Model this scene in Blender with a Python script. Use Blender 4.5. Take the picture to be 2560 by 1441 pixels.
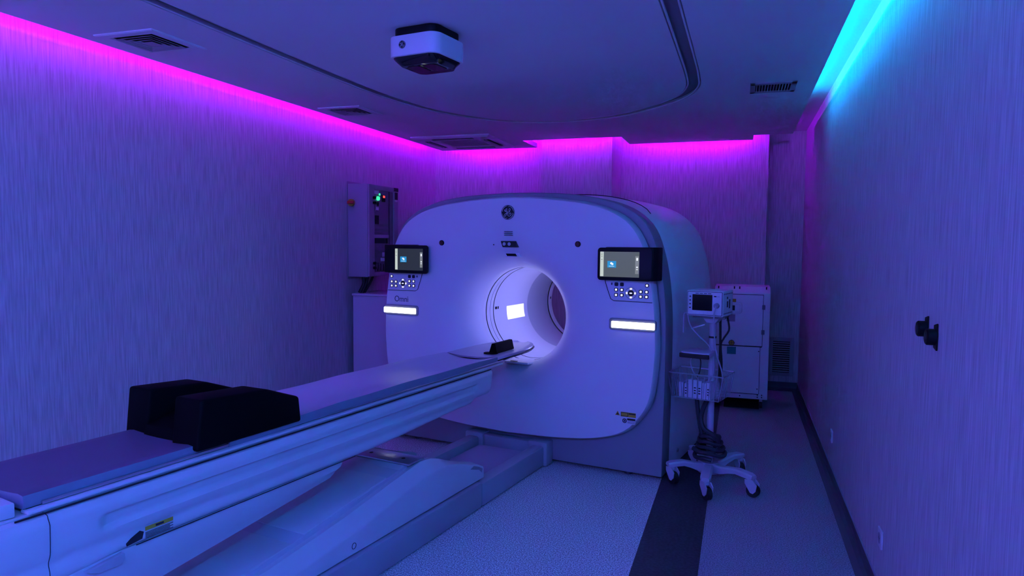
import bpy, bmesh, math, random
from mathutils import Vector, Matrix
random.seed(7)
for o in list(bpy.data.objects): bpy.data.objects.remove(o)
SC = bpy.context.scene
COL = SC.collection
R = math.radians
PI = math.pi

# ------------------------------------------------------------------ camera
IMG_W = 2560.0
FOCAL = 1735.0
YAW, PITCH, ROLL = R(-18.2), R(-3.75), R(0.52)
CAM_H = 1.62
fwd = Vector((math.sin(YAW)*math.cos(PITCH), math.cos(YAW)*math.cos(PITCH), math.sin(PITCH)))
rt = Vector((math.cos(YAW), -math.sin(YAW), 0))
up = rt.cross(fwd)
r2 = rt*math.cos(ROLL) + up*math.sin(ROLL)
u2 = -rt*math.sin(ROLL) + up*math.cos(ROLL)
cd = bpy.data.cameras.new('camera'); cam = bpy.data.objects.new('camera', cd); COL.objects.link(cam)
cd.sensor_width = 36.0; cd.lens = FOCAL/IMG_W*36.0; cd.clip_start = 0.02
M = Matrix.Identity(4)
for i in range(3):
    M[i][0] = r2[i]; M[i][1] = u2[i]; M[i][2] = -fwd[i]
M[2][3] = CAM_H
cam.matrix_world = M
SC.camera = cam

# ------------------------------------------------------------------ light levels
SC.view_settings.view_transform = 'Standard'
SC.view_settings.look = 'None'
SC.view_settings.gamma = 1.0
SC.view_settings.use_curve_mapping = False
SC.view_settings.exposure = 0.0
SC.cycles.max_bounces = 6; SC.cycles.diffuse_bounces = 4; SC.cycles.glossy_bounces = 2; SC.cycles.transmission_bounces = 2
SC.cycles.transparent_max_bounces = 4; SC.cycles.caustics_reflective = False; SC.cycles.caustics_refractive = False
SC.cycles.use_adaptive_sampling = True; SC.cycles.adaptive_threshold = 0.06; SC.cycles.adaptive_min_samples = 16; SC.cycles.sample_clamp_indirect = 60.0
MAGENTA, CYAN, BLUE = (0.36, 0.0, 1.0), (0.0, 0.38, 1.0), (0.11, 0.06, 1.0)
LED_LEFT, LED_BACK, LED_RIGHT, LED_FRONT = 95.0, 200.0, 85.0, 300.0
FILL_BLUE, FILL_CYAN = 205.0, 430.0  # strengths of the added fill strips out of view
BORE_LIGHT, BAR_LIGHT, CONTROL_WINDOW = 24.0, 2.5, 0.9
world = bpy.data.worlds.new('world'); SC.world = world; world.use_nodes = True
world.node_tree.nodes['Background'].inputs[0].default_value = (0.02, 0.025, 0.2, 1)
world.node_tree.nodes['Background'].inputs[1].default_value = 0.0

# ------------------------------------------------------------------ materials
MATS = {}
def mat(name, col, rough=0.5, metal=0.0, bump=None, emit=None, spec=None, noise=None, trans=None, alpha=None, coat=None):
    m = bpy.data.materials.new(name); m.use_nodes = True
    nt = m.node_tree; b = nt.nodes['Principled BSDF']
    b.inputs['Base Color'].default_value = (*col, 1); b.inputs['Roughness'].default_value = rough
    b.inputs['Metallic'].default_value = metal
    if spec is not None: b.inputs['Specular IOR Level'].default_value = spec
    if coat: b.inputs['Coat Weight'].default_value = coat; b.inputs['Coat Roughness'].default_value = 0.08
    if emit:
        b.inputs['Emission Color'].default_value = (*emit[0], 1); b.inputs['Emission Strength'].default_value = emit[1]
    if trans: b.inputs['Transmission Weight'].default_value = trans
    if alpha: b.inputs['Alpha'].default_value = alpha
    tc = nt.nodes.new('ShaderNodeTexCoord')
    if noise:      # (scale vec, lo, hi factor, detail)
        mp = nt.nodes.new('ShaderNodeMapping'); mp.inputs['Scale'].default_value = noise[0]
        nt.links.new(tc.outputs['Object'], mp.inputs[0])
        n = nt.nodes.new('ShaderNodeTexNoise'); n.inputs['Scale'].default_value = 1; n.inputs['Detail'].default_value = noise[3]
        nt.links.new(mp.outputs[0], n.inputs['Vector'])
        cr = nt.nodes.new('ShaderNodeValToRGB')
        k_ = .08 if name.startswith('vinyl_') else .18
        cr.color_ramp.elements[0].position = 0.5-k_; cr.color_ramp.elements[1].position = 0.5+k_
        cr.color_ramp.elements[0].color = (*[c*noise[1] for c in col], 1)
        cr.color_ramp.elements[1].color = (*[min(1, c*noise[2]) for c in col], 1)
        nt.links.new(n.outputs['Fac'], cr.inputs[0]); nt.links.new(cr.outputs[0], b.inputs['Base Color'])
    if bump:       # (scale vec, strength, distance)
        mp = nt.nodes.new('ShaderNodeMapping'); mp.inputs['Scale'].default_value = bump[0]
        nt.links.new(tc.outputs['Object'], mp.inputs[0])
        n = nt.nodes.new('ShaderNodeTexNoise'); n.inputs['Scale'].default_value = 1; n.inputs['Detail'].default_value = 1
        nt.links.new(mp.outputs[0], n.inputs['Vector'])
        bp = nt.nodes.new('ShaderNodeBump'); bp.inputs['Strength'].default_value = bump[1]; bp.inputs['Distance'].default_value = bump[2]
        nt.links.new(n.outputs['Fac'], bp.inputs['Height']); nt.links.new(bp.outputs[0], b.inputs['Normal'])
    if emit and emit[1] < 1.25 and name != 'room_glow': m.cycles.emission_sampling = 'NONE'
    MATS[name] = m
    return m
mat('wallpaper', (0.62, 0.60, 0.62), 0.7, noise=((100, 100, 5), 0.80, 1.16, 2), bump=((220, 220, 9), 0.25, 0.003))
mat('ceiling_paint', (0.82, 0.82, 0.84), 0.85)
mat('channel_paint', (0.30, 0.30, 0.33), 0.7)
mat('vinyl_light', (0.68, 0.74, 0.72), 0.45, noise=((140, 140, 140), 0.5, 1.35, 1))
mat('vinyl_dark', (0.055, 0.055, 0.07), 0.5, noise=((60, 60, 60), 0.8, 1.2, 2))
mat('vinyl_grey', (0.38, 0.36, 0.42), 0.5, noise=((140, 140, 140), 0.65, 1.25, 1))
mat('vinyl_skirt', (0.11, 0.11, 0.14), 0.5)
mat('gantry_white', (0.80, 0.80, 0.82), 0.38)
mat('gantry_grey', (0.30, 0.31, 0.34), 0.42)
mat('gantry_side', (0.90, 0.91, 0.92), 0.35)
mat('pedestal_grey', (0.36, 0.37, 0.42), 0.5)
mat('bore_white', (0.85, 0.85, 0.87), 0.35)
mat('bore_grey', (0.55, 0.57, 0.62), 0.4)
mat('black_plastic', (0.006, 0.006, 0.008), 0.45, spec=0.25)
mat('black_gloss', (0.008, 0.008, 0.012), 0.08, coat=0.6)
mat('seam', (0.02, 0.02, 0.03), 0.7)
mat('black_fabric', (0.0015, 0.0015, 0.002), 0.7, spec=0.12, bump=((200, 200, 200), 0.2, 0.002))
mat('dark_rubber', (0.02, 0.021, 0.026), 0.6)
mat('hose_grey', (0.035, 0.04, 0.055), 0.5)
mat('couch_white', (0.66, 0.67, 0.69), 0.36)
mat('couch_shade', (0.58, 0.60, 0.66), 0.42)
mat('rail_grey', (0.40, 0.42, 0.47), 0.45)
mat('metal', (0.55, 0.56, 0.6), 0.28, metal=0.9)
mat('dark_metal', (0.16, 0.16, 0.2), 0.3, metal=0.8)
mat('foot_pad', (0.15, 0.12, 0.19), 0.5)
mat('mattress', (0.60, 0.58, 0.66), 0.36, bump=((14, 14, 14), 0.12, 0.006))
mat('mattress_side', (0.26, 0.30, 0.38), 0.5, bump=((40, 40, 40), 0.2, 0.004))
mat('carbon', (0.03, 0.03, 0.04), 0.3)
mat('bellows', (0.40, 0.37, 0.44), 0.5)
mat('cabinet_white', (0.94, 0.94, 0.95), 0.45)
mat('cabinet_low', (0.62, 0.60, 0.66), 0.5)
mat('steel_box', (0.38, 0.37, 0.42), 0.5)
mat('box_inside', (0.20, 0.20, 0.24), 0.5)
mat('grille', (0.42, 0.42, 0.46), 0.5)
mat('vent_slot', (0.006, 0.006, 0.008), 0.8)
mat('red_button', (0.55, 0.05, 0.03), 0.4)
mat('red_dark', (0.10, 0.025, 0.03), 0.4)
mat('yellow', (0.60, 0.42, 0.04), 0.6)
mat('teal', (0.02, 0.28, 0.30), 0.6)
mat('label_white', (0.78, 0.78, 0.80), 0.6)
mat('label_grey', (0.35, 0.35, 0.42), 0.6)
mat('ink', (0.02, 0.02, 0.035), 0.6)
mat('omni_ink', (0.07, 0.07, 0.12), 0.5)
mat('silver', (0.62, 0.62, 0.66), 0.3, metal=0.3)
mat('monitor_shell', (0.72, 0.74, 0.78), 0.45)
mat('monitor_glass', (0.006, 0.006, 0.010), 0.12)
mat('wire', (0.50, 0.52, 0.60), 0.35, metal=0.6)
mat('cart_plastic', (0.58, 0.58, 0.66), 0.45)
mat('cable_pale', (0.50, 0.52, 0.60), 0.5)
mat('paper_box', (0.68, 0.67, 0.74), 0.6)
mat('socket_white', (0.75, 0.74, 0.78), 0.35)
mat('clear_plastic', (0.75, 0.8, 0.9), 0.15, alpha=0.22)
mat('lever_clear', (0.62, 0.62, 0.68), 0.25, alpha=0.7)
mat('led_magenta', (0.1, 0.1, 0.1), 0.5, emit=(MAGENTA, LED_LEFT))
mat('led_magenta_back', (0.1, 0.1, 0.1), 0.5, emit=((0.36, 0.0, 1.0), LED_BACK))
mat('led_cyan', (0.1, 0.1, 0.1), 0.5, emit=(CYAN, LED_RIGHT))
mat('led_blue', (0.1, 0.1, 0.1), 0.5, emit=(BLUE, LED_FRONT))
mat('led_fill_blue', (0.1, 0.1, 0.1), 0.5, emit=(BLUE, FILL_BLUE))
mat('led_fill_cyan', (0.1, 0.1, 0.1), 0.5, emit=((0.0, 0.22, 1.0), FILL_CYAN))
mat('bar_glow', (0.8, 0.8, 0.8), 0.5, emit=((0.95, 0.98, 1.0), BAR_LIGHT))
mat('bore_glow', (0.8, 0.8, 0.8), 0.5, emit=((0.28, 0.28, 1.0), BORE_LIGHT))
mat('patch_glow', (0.8, 0.8, 0.8), 0.5, emit=((0.85, 0.85, 1.0), 1.25))
mat('screen_grey', (0.03, 0.03, 0.03), 0.3, emit=((0.085, 0.105, 0.10), 1.0))
mat('screen_dark', (0.02, 0.02, 0.02), 0.3, emit=((0.022, 0.028, 0.035), 1.0))
mat('screen_pale', (0.05, 0.05, 0.05), 0.3, emit=((0.55, 0.62, 0.56), 1.0))
mat('screen_strip', (0.05, 0.05, 0.05), 0.3, emit=((0.20, 0.22, 0.22), 1.0))
mat('screen_blue', (0.02, 0.02, 0.02), 0.3, emit=((0.02, 0.28, 0.62), 1.0))
mat('screen_white', (0.1, 0.1, 0.1), 0.3, emit=((0.85, 0.9, 0.95), 1.0))
mat('key_glow', (0.6, 0.6, 0.6), 0.4, emit=((0.85, 0.85, 0.95), 1.0))
mat('green_led', (0.02, 0.2, 0.08), 0.3, emit=((0.05, 0.9, 0.40), 1.2))
mat('red_led', (0.2, 0.02, 0.02), 0.3, emit=((1.0, 0.10, 0.08), 1.1))
mat('room_glow', (0.5, 0.5, 0.5), 0.5, emit=((0.95, 0.85, 1.0), CONTROL_WINDOW))

# ------------------------------------------------------------------ helpers
G = R(9.33)                      # the scanner stands turned against the room
GC = -2.385                      # its axis
GXV = Vector((math.cos(G), -math.sin(G), 0)); GYV = Vector((math.sin(G), math.cos(G), 0))
def W(lx, gy, z=0.0): return GXV*(GC+lx) + GYV*gy + Vector((0, 0, z))
ORG = {}                         # frame-origin subtracted from the coordinates given for a parent's parts
def link(o, parent=None):
    COL.objects.link(o)
    if parent is not None: o.parent = parent
    return o
def tag(o, label=None, cat=None, group=None, kind=None):
    if label: o['label'] = label
    if cat: o['category'] = cat
    if group: o['group'] = group
    if kind: o['kind'] = kind
    return o
def thing(name, label, cat, loc=(0, 0, 0), rotz=0.0, org=None, group=None):
    o = bpy.data.objects.new(name, None); o.empty_display_size = 0.1; COL.objects.link(o)
    o.location = loc; o.rotation_euler = (0, 0, rotz); tag(o, label, cat, group)
    ORG[o.name] = Vector(org if org else (0, 0, 0))
    return o
def gthing(name, label, cat, lx, gy, z=0.0, group=None):
    return thing(name, label, cat, W(lx, gy, z), -G, (lx, gy, z), group)
def rootorg(p):
    while p is not None:
        if p.name in ORG: return ORG[p.name]
        p = p.parent
    return Vector((0, 0, 0))
def obj(name, bm, m, parent=None, smooth=False, org=None):
    off = Vector(org) if org is not None else rootorg(parent)
    if off.length: bmesh.ops.translate(bm, verts=bm.verts, vec=-off)
    bmesh.ops.recalc_face_normals(bm, faces=bm.faces)
    me = bpy.data.meshes.new(name); bm.to_mesh(me); bm.free()
    mats = m if isinstance(m, (list, tuple)) else [m]
    for k in mats: me.materials.append(MATS[k])
    if smooth:
        for p in me.polygons: p.use_smooth = True
        try: me.set_sharp_from_angle(angle=R(smooth if smooth is not True else 35))
        except Exception: pass
    return link(bpy.data.objects.new(name, me), parent)
def solo(name, bm, m, label, cat, loc, rotz=0.0, frame=None, group=None, smooth=False, kind=None):
    """a thing that is one mesh: coordinates in its frame, loc = world base, frame = the frame coords of that base"""
    o = obj(name, bm, m, None, smooth, frame if frame is not None else (loc if not rotz else (0, 0, 0)))
    o.location = loc; o.rotation_euler = (0, 0, rotz); tag(o, label, cat, group, kind)
    ORG[o.name] = Vector(frame if frame is not None else (loc if not rotz else (0, 0, 0)))
    return o
def gsolo(name, bm, m, label, cat, base, group=None, smooth=False):
    return solo(name, bm, m, label, cat, W(*base), -G, base, group, smooth)
def struct(name, bm, m, parent=None, smooth=False, label=None):
    o = obj(name, bm, m, parent, smooth)
    if parent is None: o['kind'] = 'structure'; o['label'] = label or name.replace('_', ' ')
    return o
def B(): return bmesh.new()
def box(bm, x0, x1, y0, y1, z0, z1, r=0.0, seg=2, mi=0):
    t = bmesh.new()
    bmesh.ops.create_cube(t, size=1.0)
    for v in t.verts:
        v.co = Vector((x0+(v.co.x+.5)*(x1-x0), y0+(v.co.y+.5)*(y1-y0), z0+(v.co.z+.5)*(z1-z0)))
    if r > 0:
        bmesh.ops.bevel(t, geom=list(t.edges), offset=r, segments=seg, profile=0.5, affect='EDGES')
    merge(bm, t, mi); return bm
def merge(bm, t, mi=0):
    mp = {}
    for v in t.verts: mp[v] = bm.verts.new(v.co)
    for f in t.faces:
        try:
            nf = bm.faces.new([mp[v] for v in f.verts]); nf.material_index = mi
        except ValueError: pass
    t.free()
def prism(bm, pts, axis, a0, a1, bev=0.0, seg=2, mi=0):
    """polygon pts (2D) extruded along axis ('x','y','z') from a0 to a1"""
    t = bmesh.new()
    def P(p, a):
        if axis == 'x': return Vector((a, p[0], p[1]))
        if axis == 'y': return Vector((p[0], a, p[1]))
        return Vector((p[0], p[1], a))
    v0 = [t.verts.new(P(p, a0)) for p in pts]; v1 = [t.verts.new(P(p, a1)) for p in pts]
    n = len(pts)
    t.faces.new(v0); t.faces.new(v1[::-1])
    for i in range(n): t.faces.new((v0[i], v0[(i+1) % n], v1[(i+1) % n], v1[i]))
    if bev > 0:
        bmesh.ops.recalc_face_normals(t, faces=t.faces)
        bmesh.ops.bevel(t, geom=list(t.edges), offset=bev, segments=seg, profile=0.5, affect='EDGES')
    merge(bm, t, mi); return bm
def cyl(bm, p0, p1, r0, r1=None, n=20, cap=True, mi=0):
    r1 = r0 if r1 is None else r1
    p0, p1 = Vector(p0), Vector(p1); d = (p1-p0).normalized()
    a = d.orthogonal().normalized(); b = d.cross(a)
    A = [bm.verts.new(p0+(a*math.cos(2*PI*i/n)+b*math.sin(2*PI*i/n))*r0) for i in range(n)]
    C = [bm.verts.new(p1+(a*math.cos(2*PI*i/n)+b*math.sin(2*PI*i/n))*r1) for i in range(n)]
    for i in range(n):
        f = bm.faces.new((A[i], A[(i+1) % n], C[(i+1) % n], C[i])); f.material_index = mi
    if cap:
        for q in (A[::-1], C):
            f = bm.faces.new(q); f.material_index = mi
    return bm
def catmull(pts, sub=6, closed=False):
    pts = [Vector(p) for p in pts]; n = len(pts); out = []
    rng = range(n) if closed else range(n-1)
    for i in rng:
        p0 = pts[(i-1) % n] if closed or i > 0 else pts[0]*2-pts[1]
        p1 = pts[i]; p2 = pts[(i+1) % n]
        p3 = pts[(i+2) % n] if closed or i+2 < n else pts[-1]*2-pts[-2]
        for k in range(sub):
            t = k/sub
            out.append(0.5*((2*p1)+(p2-p0)*t+(2*p0-5*p1+4*p2-p3)*t*t+(3*p1-p0-3*p2+p3)*t**3))
    if not closed: out.append(pts[-1])
    return out
def tube(bm, path, r, n=8, cap=True, mi=0):
    path = [Vector(p) for p in path]; rings = []
    d = (path[1]-path[0]).normalized(); a = d.orthogonal().normalized()
    for i, p in enumerate(path):
        q = path[min(i+1, len(path)-1)]-path[max(i-1, 0)]
        if q.length < 1e-9: q = d
        d = q.normalized(); a = (a-d*a.dot(d)).normalized(); b = d.cross(a)
        rr = r(i/(len(path)-1)) if callable(r) else r
        rings.append([bm.verts.new(p+(a*math.cos(2*PI*k/n)+b*math.sin(2*PI*k/n))*rr) for k in range(n)])
    for i in range(len(rings)-1):
        for k in range(n):
            f = bm.faces.new((rings[i][k], rings[i][(k+1) % n], rings[i+1][(k+1) % n], rings[i+1][k])); f.material_index = mi
    if cap:
        for q in (rings[0][::-1], rings[-1]):
            f = bm.faces.new(q); f.material_index = mi
    return bm
def loft(bm, rings, closed=True, cap0=False, cap1=False, mi=0):
    vs = [[bm.verts.new(p) for p in r] for r in rings]; n = len(vs[0])
    for i in range(len(vs)-1):
        for k in range(n if closed else n-1):
            f = bm.faces.new((vs[i][k], vs[i][(k+1) % n], vs[i+1][(k+1) % n], vs[i+1][k])); f.material_index = mi
    if cap0: bm.faces.new(vs[0][::-1]).material_index = mi
    if cap1: bm.faces.new(vs[-1]).material_index = mi
    return bm
def rrect(x0, x1, z0, z1, r, n=5):
    out = []
    for cx, cz, a0 in ((x1-r, z1-r, 0), (x0+r, z1-r, 90), (x0+r, z0+r, 180), (x1-r, z0+r, 270)):
        for k in range(n+1):
            a = R(a0+90*k/n); out.append((cx+r*math.cos(a), cz+r*math.sin(a)))
    return out
def text_bm(s, size):
    cu = bpy.data.curves.new('txt', 'FONT'); cu.body = s; cu.size = size; cu.extrude = 0.0006; cu.align_x = 'CENTER'; cu.align_y = 'CENTER'
    o = bpy.data.objects.new('txt', cu); COL.objects.link(o)
    dg = bpy.context.evaluated_depsgraph_get(); me = bpy.data.meshes.new_from_object(o.evaluated_get(dg))
    bm = bmesh.new(); bm.from_mesh(me)
    bpy.data.objects.remove(o); bpy.data.curves.remove(cu); bpy.data.meshes.remove(me)
    return bm
def xform(bm, mtx): bmesh.ops.transform(bm, matrix=mtx, verts=bm.verts); return bm
FACE_FRONT = Matrix(((1, 0, 0, 0), (0, 0, 1, 0), (0, 1, 0, 0), (0, 0, 0, 1)))   # XY drawing -> XZ plane, its depth along y
def place_flat(bm, x, y, z, rz=0.0): return xform(bm, Matrix.Translation((x, y, z)) @ Matrix.Rotation(rz, 4, 'Z') @ FACE_FRONT)

# ================================================================== THE ROOM
XL, XR, YB, YF, ZC, ZS = -3.65, 0.64, 8.24, -1.25, 2.72, 2.86
EL, ER, EF = -3.465, 0.456, -0.80        # edges of the dropped ceiling
YA, YCOL, YR = 8.0, 7.41, 7.98           # back wall pieces
ST0, ST1 = -0.475, -0.155                # dark floor stripe
bm = B(); box(bm, XL-.1, ST0, YF-.1, YB+.3, -0.06, 0); floor = struct('floor', bm, 'vinyl_light', label='speckled blue grey vinyl floor')
bm = B(); box(bm, ST0, ST1, YF-.1, YB+.3, -0.06, 0.0005); struct('floor_stripe', bm, 'vinyl_dark', floor)
bm = B(); box(bm, ST1, XR+.1, YF-.1, YB+.3, -0.06, 0); struct('floor_border', bm, 'vinyl_grey', floor)
bm = B(); box(bm, XL-.12, XL, YF-.1, YB+.3, 0, ZS); struct('wall_left', bm, 'wallpaper', label='left wall in vertically streaked wallpaper')
bm = B(); box(bm, XR, XR+.12, YF-.1, YB+.3, 0, ZS); struct('wall_right', bm, 'wallpaper', label='right wall in vertically streaked wallpaper')
bm = B(); box(bm, XL, XR, YF-.12, YF, 0, ZS); struct('wall_front', bm, 'wallpaper', label='wall behind the viewer')
bm = B()
prism(bm, [(XL, YA), (-2.11, YA), (-2.11, YCOL), (-1.33, YCOL), (-1.33, YR), (0.254, YR), (0.254, YB), (XR, YB), (XR, 8.5), (XL, 8.5)], 'z', 0, ZS)
struct('wall_back', bm, 'wallpaper', label='back wall with a projecting column')
bm = B(); box(bm, XL-.12, XR+.12, YF-.12, 8.5, ZS, ZS+.1); struct('ceiling', bm, 'ceiling_paint', label='upper ceiling slab above the cove')
# dropped ceiling with a curved channel
chan = [(-2.66, 1.2), (-2.665, 2.4), (-2.67, 3.6), (-2.665, 4.3), (-2.63, 4.9), (-2.49, 5.52), (-2.125, 6.06), (-1.61, 6.25), (-1.05, 6.12), (-0.66, 5.78), (-0.42, 5.46), (-0.31, 5.12), (-0.285, 4.75), (-0.285, 4.1), (-0.29, 3.2), (-0.29, 2.2), (-0.29, 1.2), (-0.42, .45), (-.95, .0), (-1.5, -.1), (-2.05, 0.0), (-2.53, .45)]
outer = [(p.x, p.y) for p in catmull([(x, y, 0) for x, y in chan], 5, True)]
def inset(pts, d):
    n = len(pts); out = []
    for i in range(n):
        a, c = Vector(pts[i-1]), Vector(pts[(i+1) % n]); t = (c-a).normalized(); nrm = Vector((t.y, -t.x))
        out.append(tuple(Vector(pts[i])+nrm*d))
    return out
area = sum(outer[i-1][0]*outer[i][1]-outer[i][0]*outer[i-1][1] for i in range(len(outer)))
sg = 1 if area < 0 else -1
inner = inset(outer, sg*0.098)
edge_poly = [(EL, EF), (ER, EF), (ER, 7.46), (0.088, 7.46), (0.088, 7.79), (-1.205, 7.79), (-1.205, 7.235), (-2.275, 7.235), (-2.275, 7.80), (EL, 7.80)]
def plate(name, loops, z0, z1, m, parent=None, label=None):
    bm = B(); lo = []
    for z in (z0, z1):
        es = []; vsl = []
        for lp in loops:
            vs = [bm.verts.new((x, y, z)) for x, y in lp]; vsl.append(vs)
            es += [bm.edges.new((vs[i], vs[(i+1) % len(vs)])) for i in range(len(vs))]
        bmesh.ops.triangle_fill(bm, use_beauty=True, edges=es); lo.append(vsl)
    for a, c in zip(*lo):
        n = len(a)
        for i in range(n): bm.faces.new((a[i], a[(i+1) % n], c[(i+1) % n], c[i]))
    return struct(name, bm, m, parent, label=label)
plate('ceiling_panel', [edge_poly, outer], ZC, ZC+.05, 'ceiling_paint', label='dropped ceiling panel with lit cove edges')
plate('ceiling_island', [inner], ZC, ZC+.05, 'ceiling_paint', label='rounded central ceiling field inside the curved channel')
plate('trim_1', [inset(outer, -sg*.02), inset(inner, sg*.02)], ZC+.03, ZC+.045, 'channel_paint', label='dark curved channel in the dropped ceiling')
bm = B()      # thin bead along both rims of the channel
for lp, rr in ((inset(outer, sg*.012), .006), (inset(inner, -sg*.012), .006)):
    ring = [Vector((x, y, ZC+.006)) for x, y in lp]; tube(bm, ring+[ring[0]], rr, 6, cap=False)
struct('trim_2', bm, 'ceiling_paint', smooth=True, label='thin beads along the ceiling channel')
# coved skirting
def cove(name, p0, p1, nrm, label):
    p0, p1, nrm = Vector((*p0, 0)), Vector((*p1, 0)), Vector((*nrm, 0)); bm = B()
    prof = [(0.0, .09), (.006, .09), (.006, .05), (.012, .028), (.028, .012), (.06, .004), (.06, 0), (0, 0)]
    loft(bm, [[p+nrm*a+Vector((0, 0, z)) for a, z in prof] for p in (p0, p1)], True, True, True)
    struct(name, bm, 'vinyl_skirt', label=label)
    return
cove('baseboard_right', (XR, YF), (XR, YB), (-1, 0), 'coved vinyl skirting along the right wall')
cove('baseboard_left', (XL, YF), (XL, YA), (1, 0), 'coved vinyl skirting along the left wall')
cove('baseboard_back', (0.26, YB), (XR-.001, YB), (0, -1), 'coved vinyl skirting along the back wall')
cove('baseboard_column', (-1.32, YR), (0.254, YR), (0, -1), 'coved vinyl skirting on the back wall pieces')
bm = B(); box(bm, XR-.0085, XR, YF, YB, .09, .094); box(bm, .26, XR, YB-.0085, YB, .09, .094); struct('trim_3', bm, 'label_grey', label='pale capping line above the skirting')
# window to the control room in the wall behind the viewer
bm = B(); box(bm, -3.2, -1.7, YF+.001, YF+.012, .95, 1.95); w1 = struct('window_1', bm, 'room_glow', label='control room window behind the viewer')
bm = B()
for a in ((-3.26, -3.2, .89, 2.01), (-1.7, -1.64, .89, 2.01), (-3.2, -1.7, .89, .95), (-3.2, -1.7, 1.95, 2.01)): box(bm, a[0], a[1], YF+.001, YF+.03, a[2], a[3])
struct('window_frame', bm, 'steel_box', w1)

# LED strips lying on the dropped ceiling behind its edges
def led(label, p0, p1, w, z, m):
    p0, p1 = Vector((*p0, z)), Vector((*p1, z)); d = (p1-p0).normalized(); s = Vector((d.y, -d.x, 0))*w/2; mid = (p0+p1)/2
    t = thing('led_strip', label, 'led strip', (mid.x, mid.y, ZC+.05), 0, (mid.x, mid.y, ZC+.05), 'cove led strips')
    def slab(za, zb, f):
        b = B(); loft(b, [[q-s*f+Vector((0, 0, za-z)), q+s*f+Vector((0, 0, za-z)), q+s*f+Vector((0, 0, zb-z)), q-s*f+Vector((0, 0, zb-z))] for q in (p0, p1)], True, True, True); return b
    if z-ZC-.05 > .012: obj('profile', slab(ZC+.0505, z-.0001, 1.0), 'steel_box', t)
    obj('diffuser', slab(z, z+.012, .9), m, t)
led('magenta led strip above the left wall cove', (EL+.10, EF+.1), (EL+.10, 7.70), .024, 2.792, 'led_magenta')
led('magenta led strip behind the ceiling edge by the back left corner', (EL+.16, 7.70), (-2.40, 7.70), .024, 2.792, 'led_magenta_back')
led('magenta led strip in front of the wall column', (-2.24, 7.135), (-1.25, 7.135), .024, 2.792, 'led_magenta_back')
led('magenta led strip above the right half of the back wall', (-1.10, 7.69), (0.04, 7.69), .024, 2.792, 'led_magenta_back')
led('cyan led strip above the right wall cove', (ER-.10, EF+.1), (ER-.10, 6.05), .024, 2.7705, 'led_cyan')
led('blue led strip in the cove behind the viewer', (EL+.2, EF+.10), (ER-.2, EF+.10), .024, 2.7705, 'led_blue')

def fill_led(label, x0, x1, y0, y1, nrm, m):  # unseen strips added on the walls to brighten the room beyond the coves
    z0, z1 = 2.60, 2.63
    t = thing('led_strip', label, 'led strip', ((x0+x1)/2, (y0+y1)/2, z0), 0, ((x0+x1)/2, (y0+y1)/2, z0), 'added fill led strips')
    bm = B(); box(bm, x0, x1, y0, y1, z0, z1); obj('profile', bm, 'steel_box', t)
    if nrm == 'y': bm = box(B(), x0, x1, y1, y1+.006, z0+.004, z1-.004)
    else: bm = box(B(), x0-.006, x0, y0, y1, z0+.004, z1-.004)
    obj('diffuser', bm, m, t)
fill_led('added blue fill led strip high on the wall behind the viewer', -3.4, .4, YF+.001, YF+.02, 'y', 'led_fill_blue')
fill_led('added cyan fill led strip high on the right wall beside the viewer', XR-.02, XR-.001, -1.15, 0.45, 'x', 'led_fill_cyan')

# ================================================================== SCANNER GANTRY
gan = gthing('scanner_gantry', 'white ring shaped scanner gantry with a glowing round bore', 'scanner', 0, 4.5)
CZ = 1.068; BR = 0.368
face_half = [(0, 1.942), (.24, 1.933), (.45, 1.912), (.62, 1.886), (.80, 1.828), (.93, 1.738), (1.015, 1.60), (1.062, 1.43), (1.098, 1.20), (1.112, 1.0), (1.110, .82), (1.078, .57), (.998, .425), (.885, .325), (.69, .262), (.40, .228), (0, .212)]
arch_half = [(0, 1.988), (.30, 1.980), (.55, 1.957), (.78, 1.905), (.93, 1.83), (1.035, 1.72), (1.10, 1.55), (1.14, 1.35), (1.160, 1.1), (1.162, .7), (1.158, .35), (1.155, .03)]
def dense(half, sub=10):
    hp = [Vector((x, z, 0)) for x, z in half]
    mir = [Vector((-hp[1].x, hp[1].y, 0))]+hp
    c = catmull([(-half[1][0], half[1][1], 0)]+[(x, z, 0) for x, z in half], sub)
    return [(p.x, p.y) for p in c if p.x >= -1e-9]
FH = dense(face_half); AH = dense(arch_half)
def full(h, bottom=None):
    pts = list(h)
    if bottom is not None: pts += [(h[-1][0]*k/14.0, bottom) for k in range(13, -1, -1)]
    return pts+[(-x, z) for x, z in reversed(pts) if x > 1e-6]
FACE, ARCH = full(FH), full(AH, .03)
def polar(poly, ang):
    dx, dz = math.sin(ang), math.cos(ang); best = 0; n = len(poly)
    for i in range(n):
        (x1, z1), (x2, z2) = poly[i], poly[(i+1) % n]; z1 -= CZ; z2 -= CZ
        ex, ez = x2-x1, z2-z1; den = dx*ez-dz*ex
        if abs(den) < 1e-12: continue
        t = (x1*ez-z1*ex)/den; s = (x1*dz-z1*dx)/den
        if t > 0 and -1e-6 <= s <= 1+1e-6: best = max(best, t)
    return best
ca = math.atan2(1.155, .03-CZ)
ANG = sorted([2*PI*i/168 for i in range(168)]+[ca, 2*PI-ca])
FR = [polar(FACE, a) for a in ANG]; AR = [polar(ARCH, a) for a in ANG]
def ring(rad, gy): return [Vector((math.sin(a)*r, gy, CZ+math.cos(a)*r)) for a, r in zip(ANG, rad)]
def circ(r, gy): return ring([r]*len(ANG), gy)
def dish(r): return .242*math.exp(-(r-BR)/.095)
def aring(k, gy):      # arch outline scaled about the floor line
    return [Vector((math.sin(a)*r*k, gy, .03+(CZ+math.cos(a)*r-.03)*k)) for a, r in zip(ANG, AR)]
Y0 = 4.5
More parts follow.
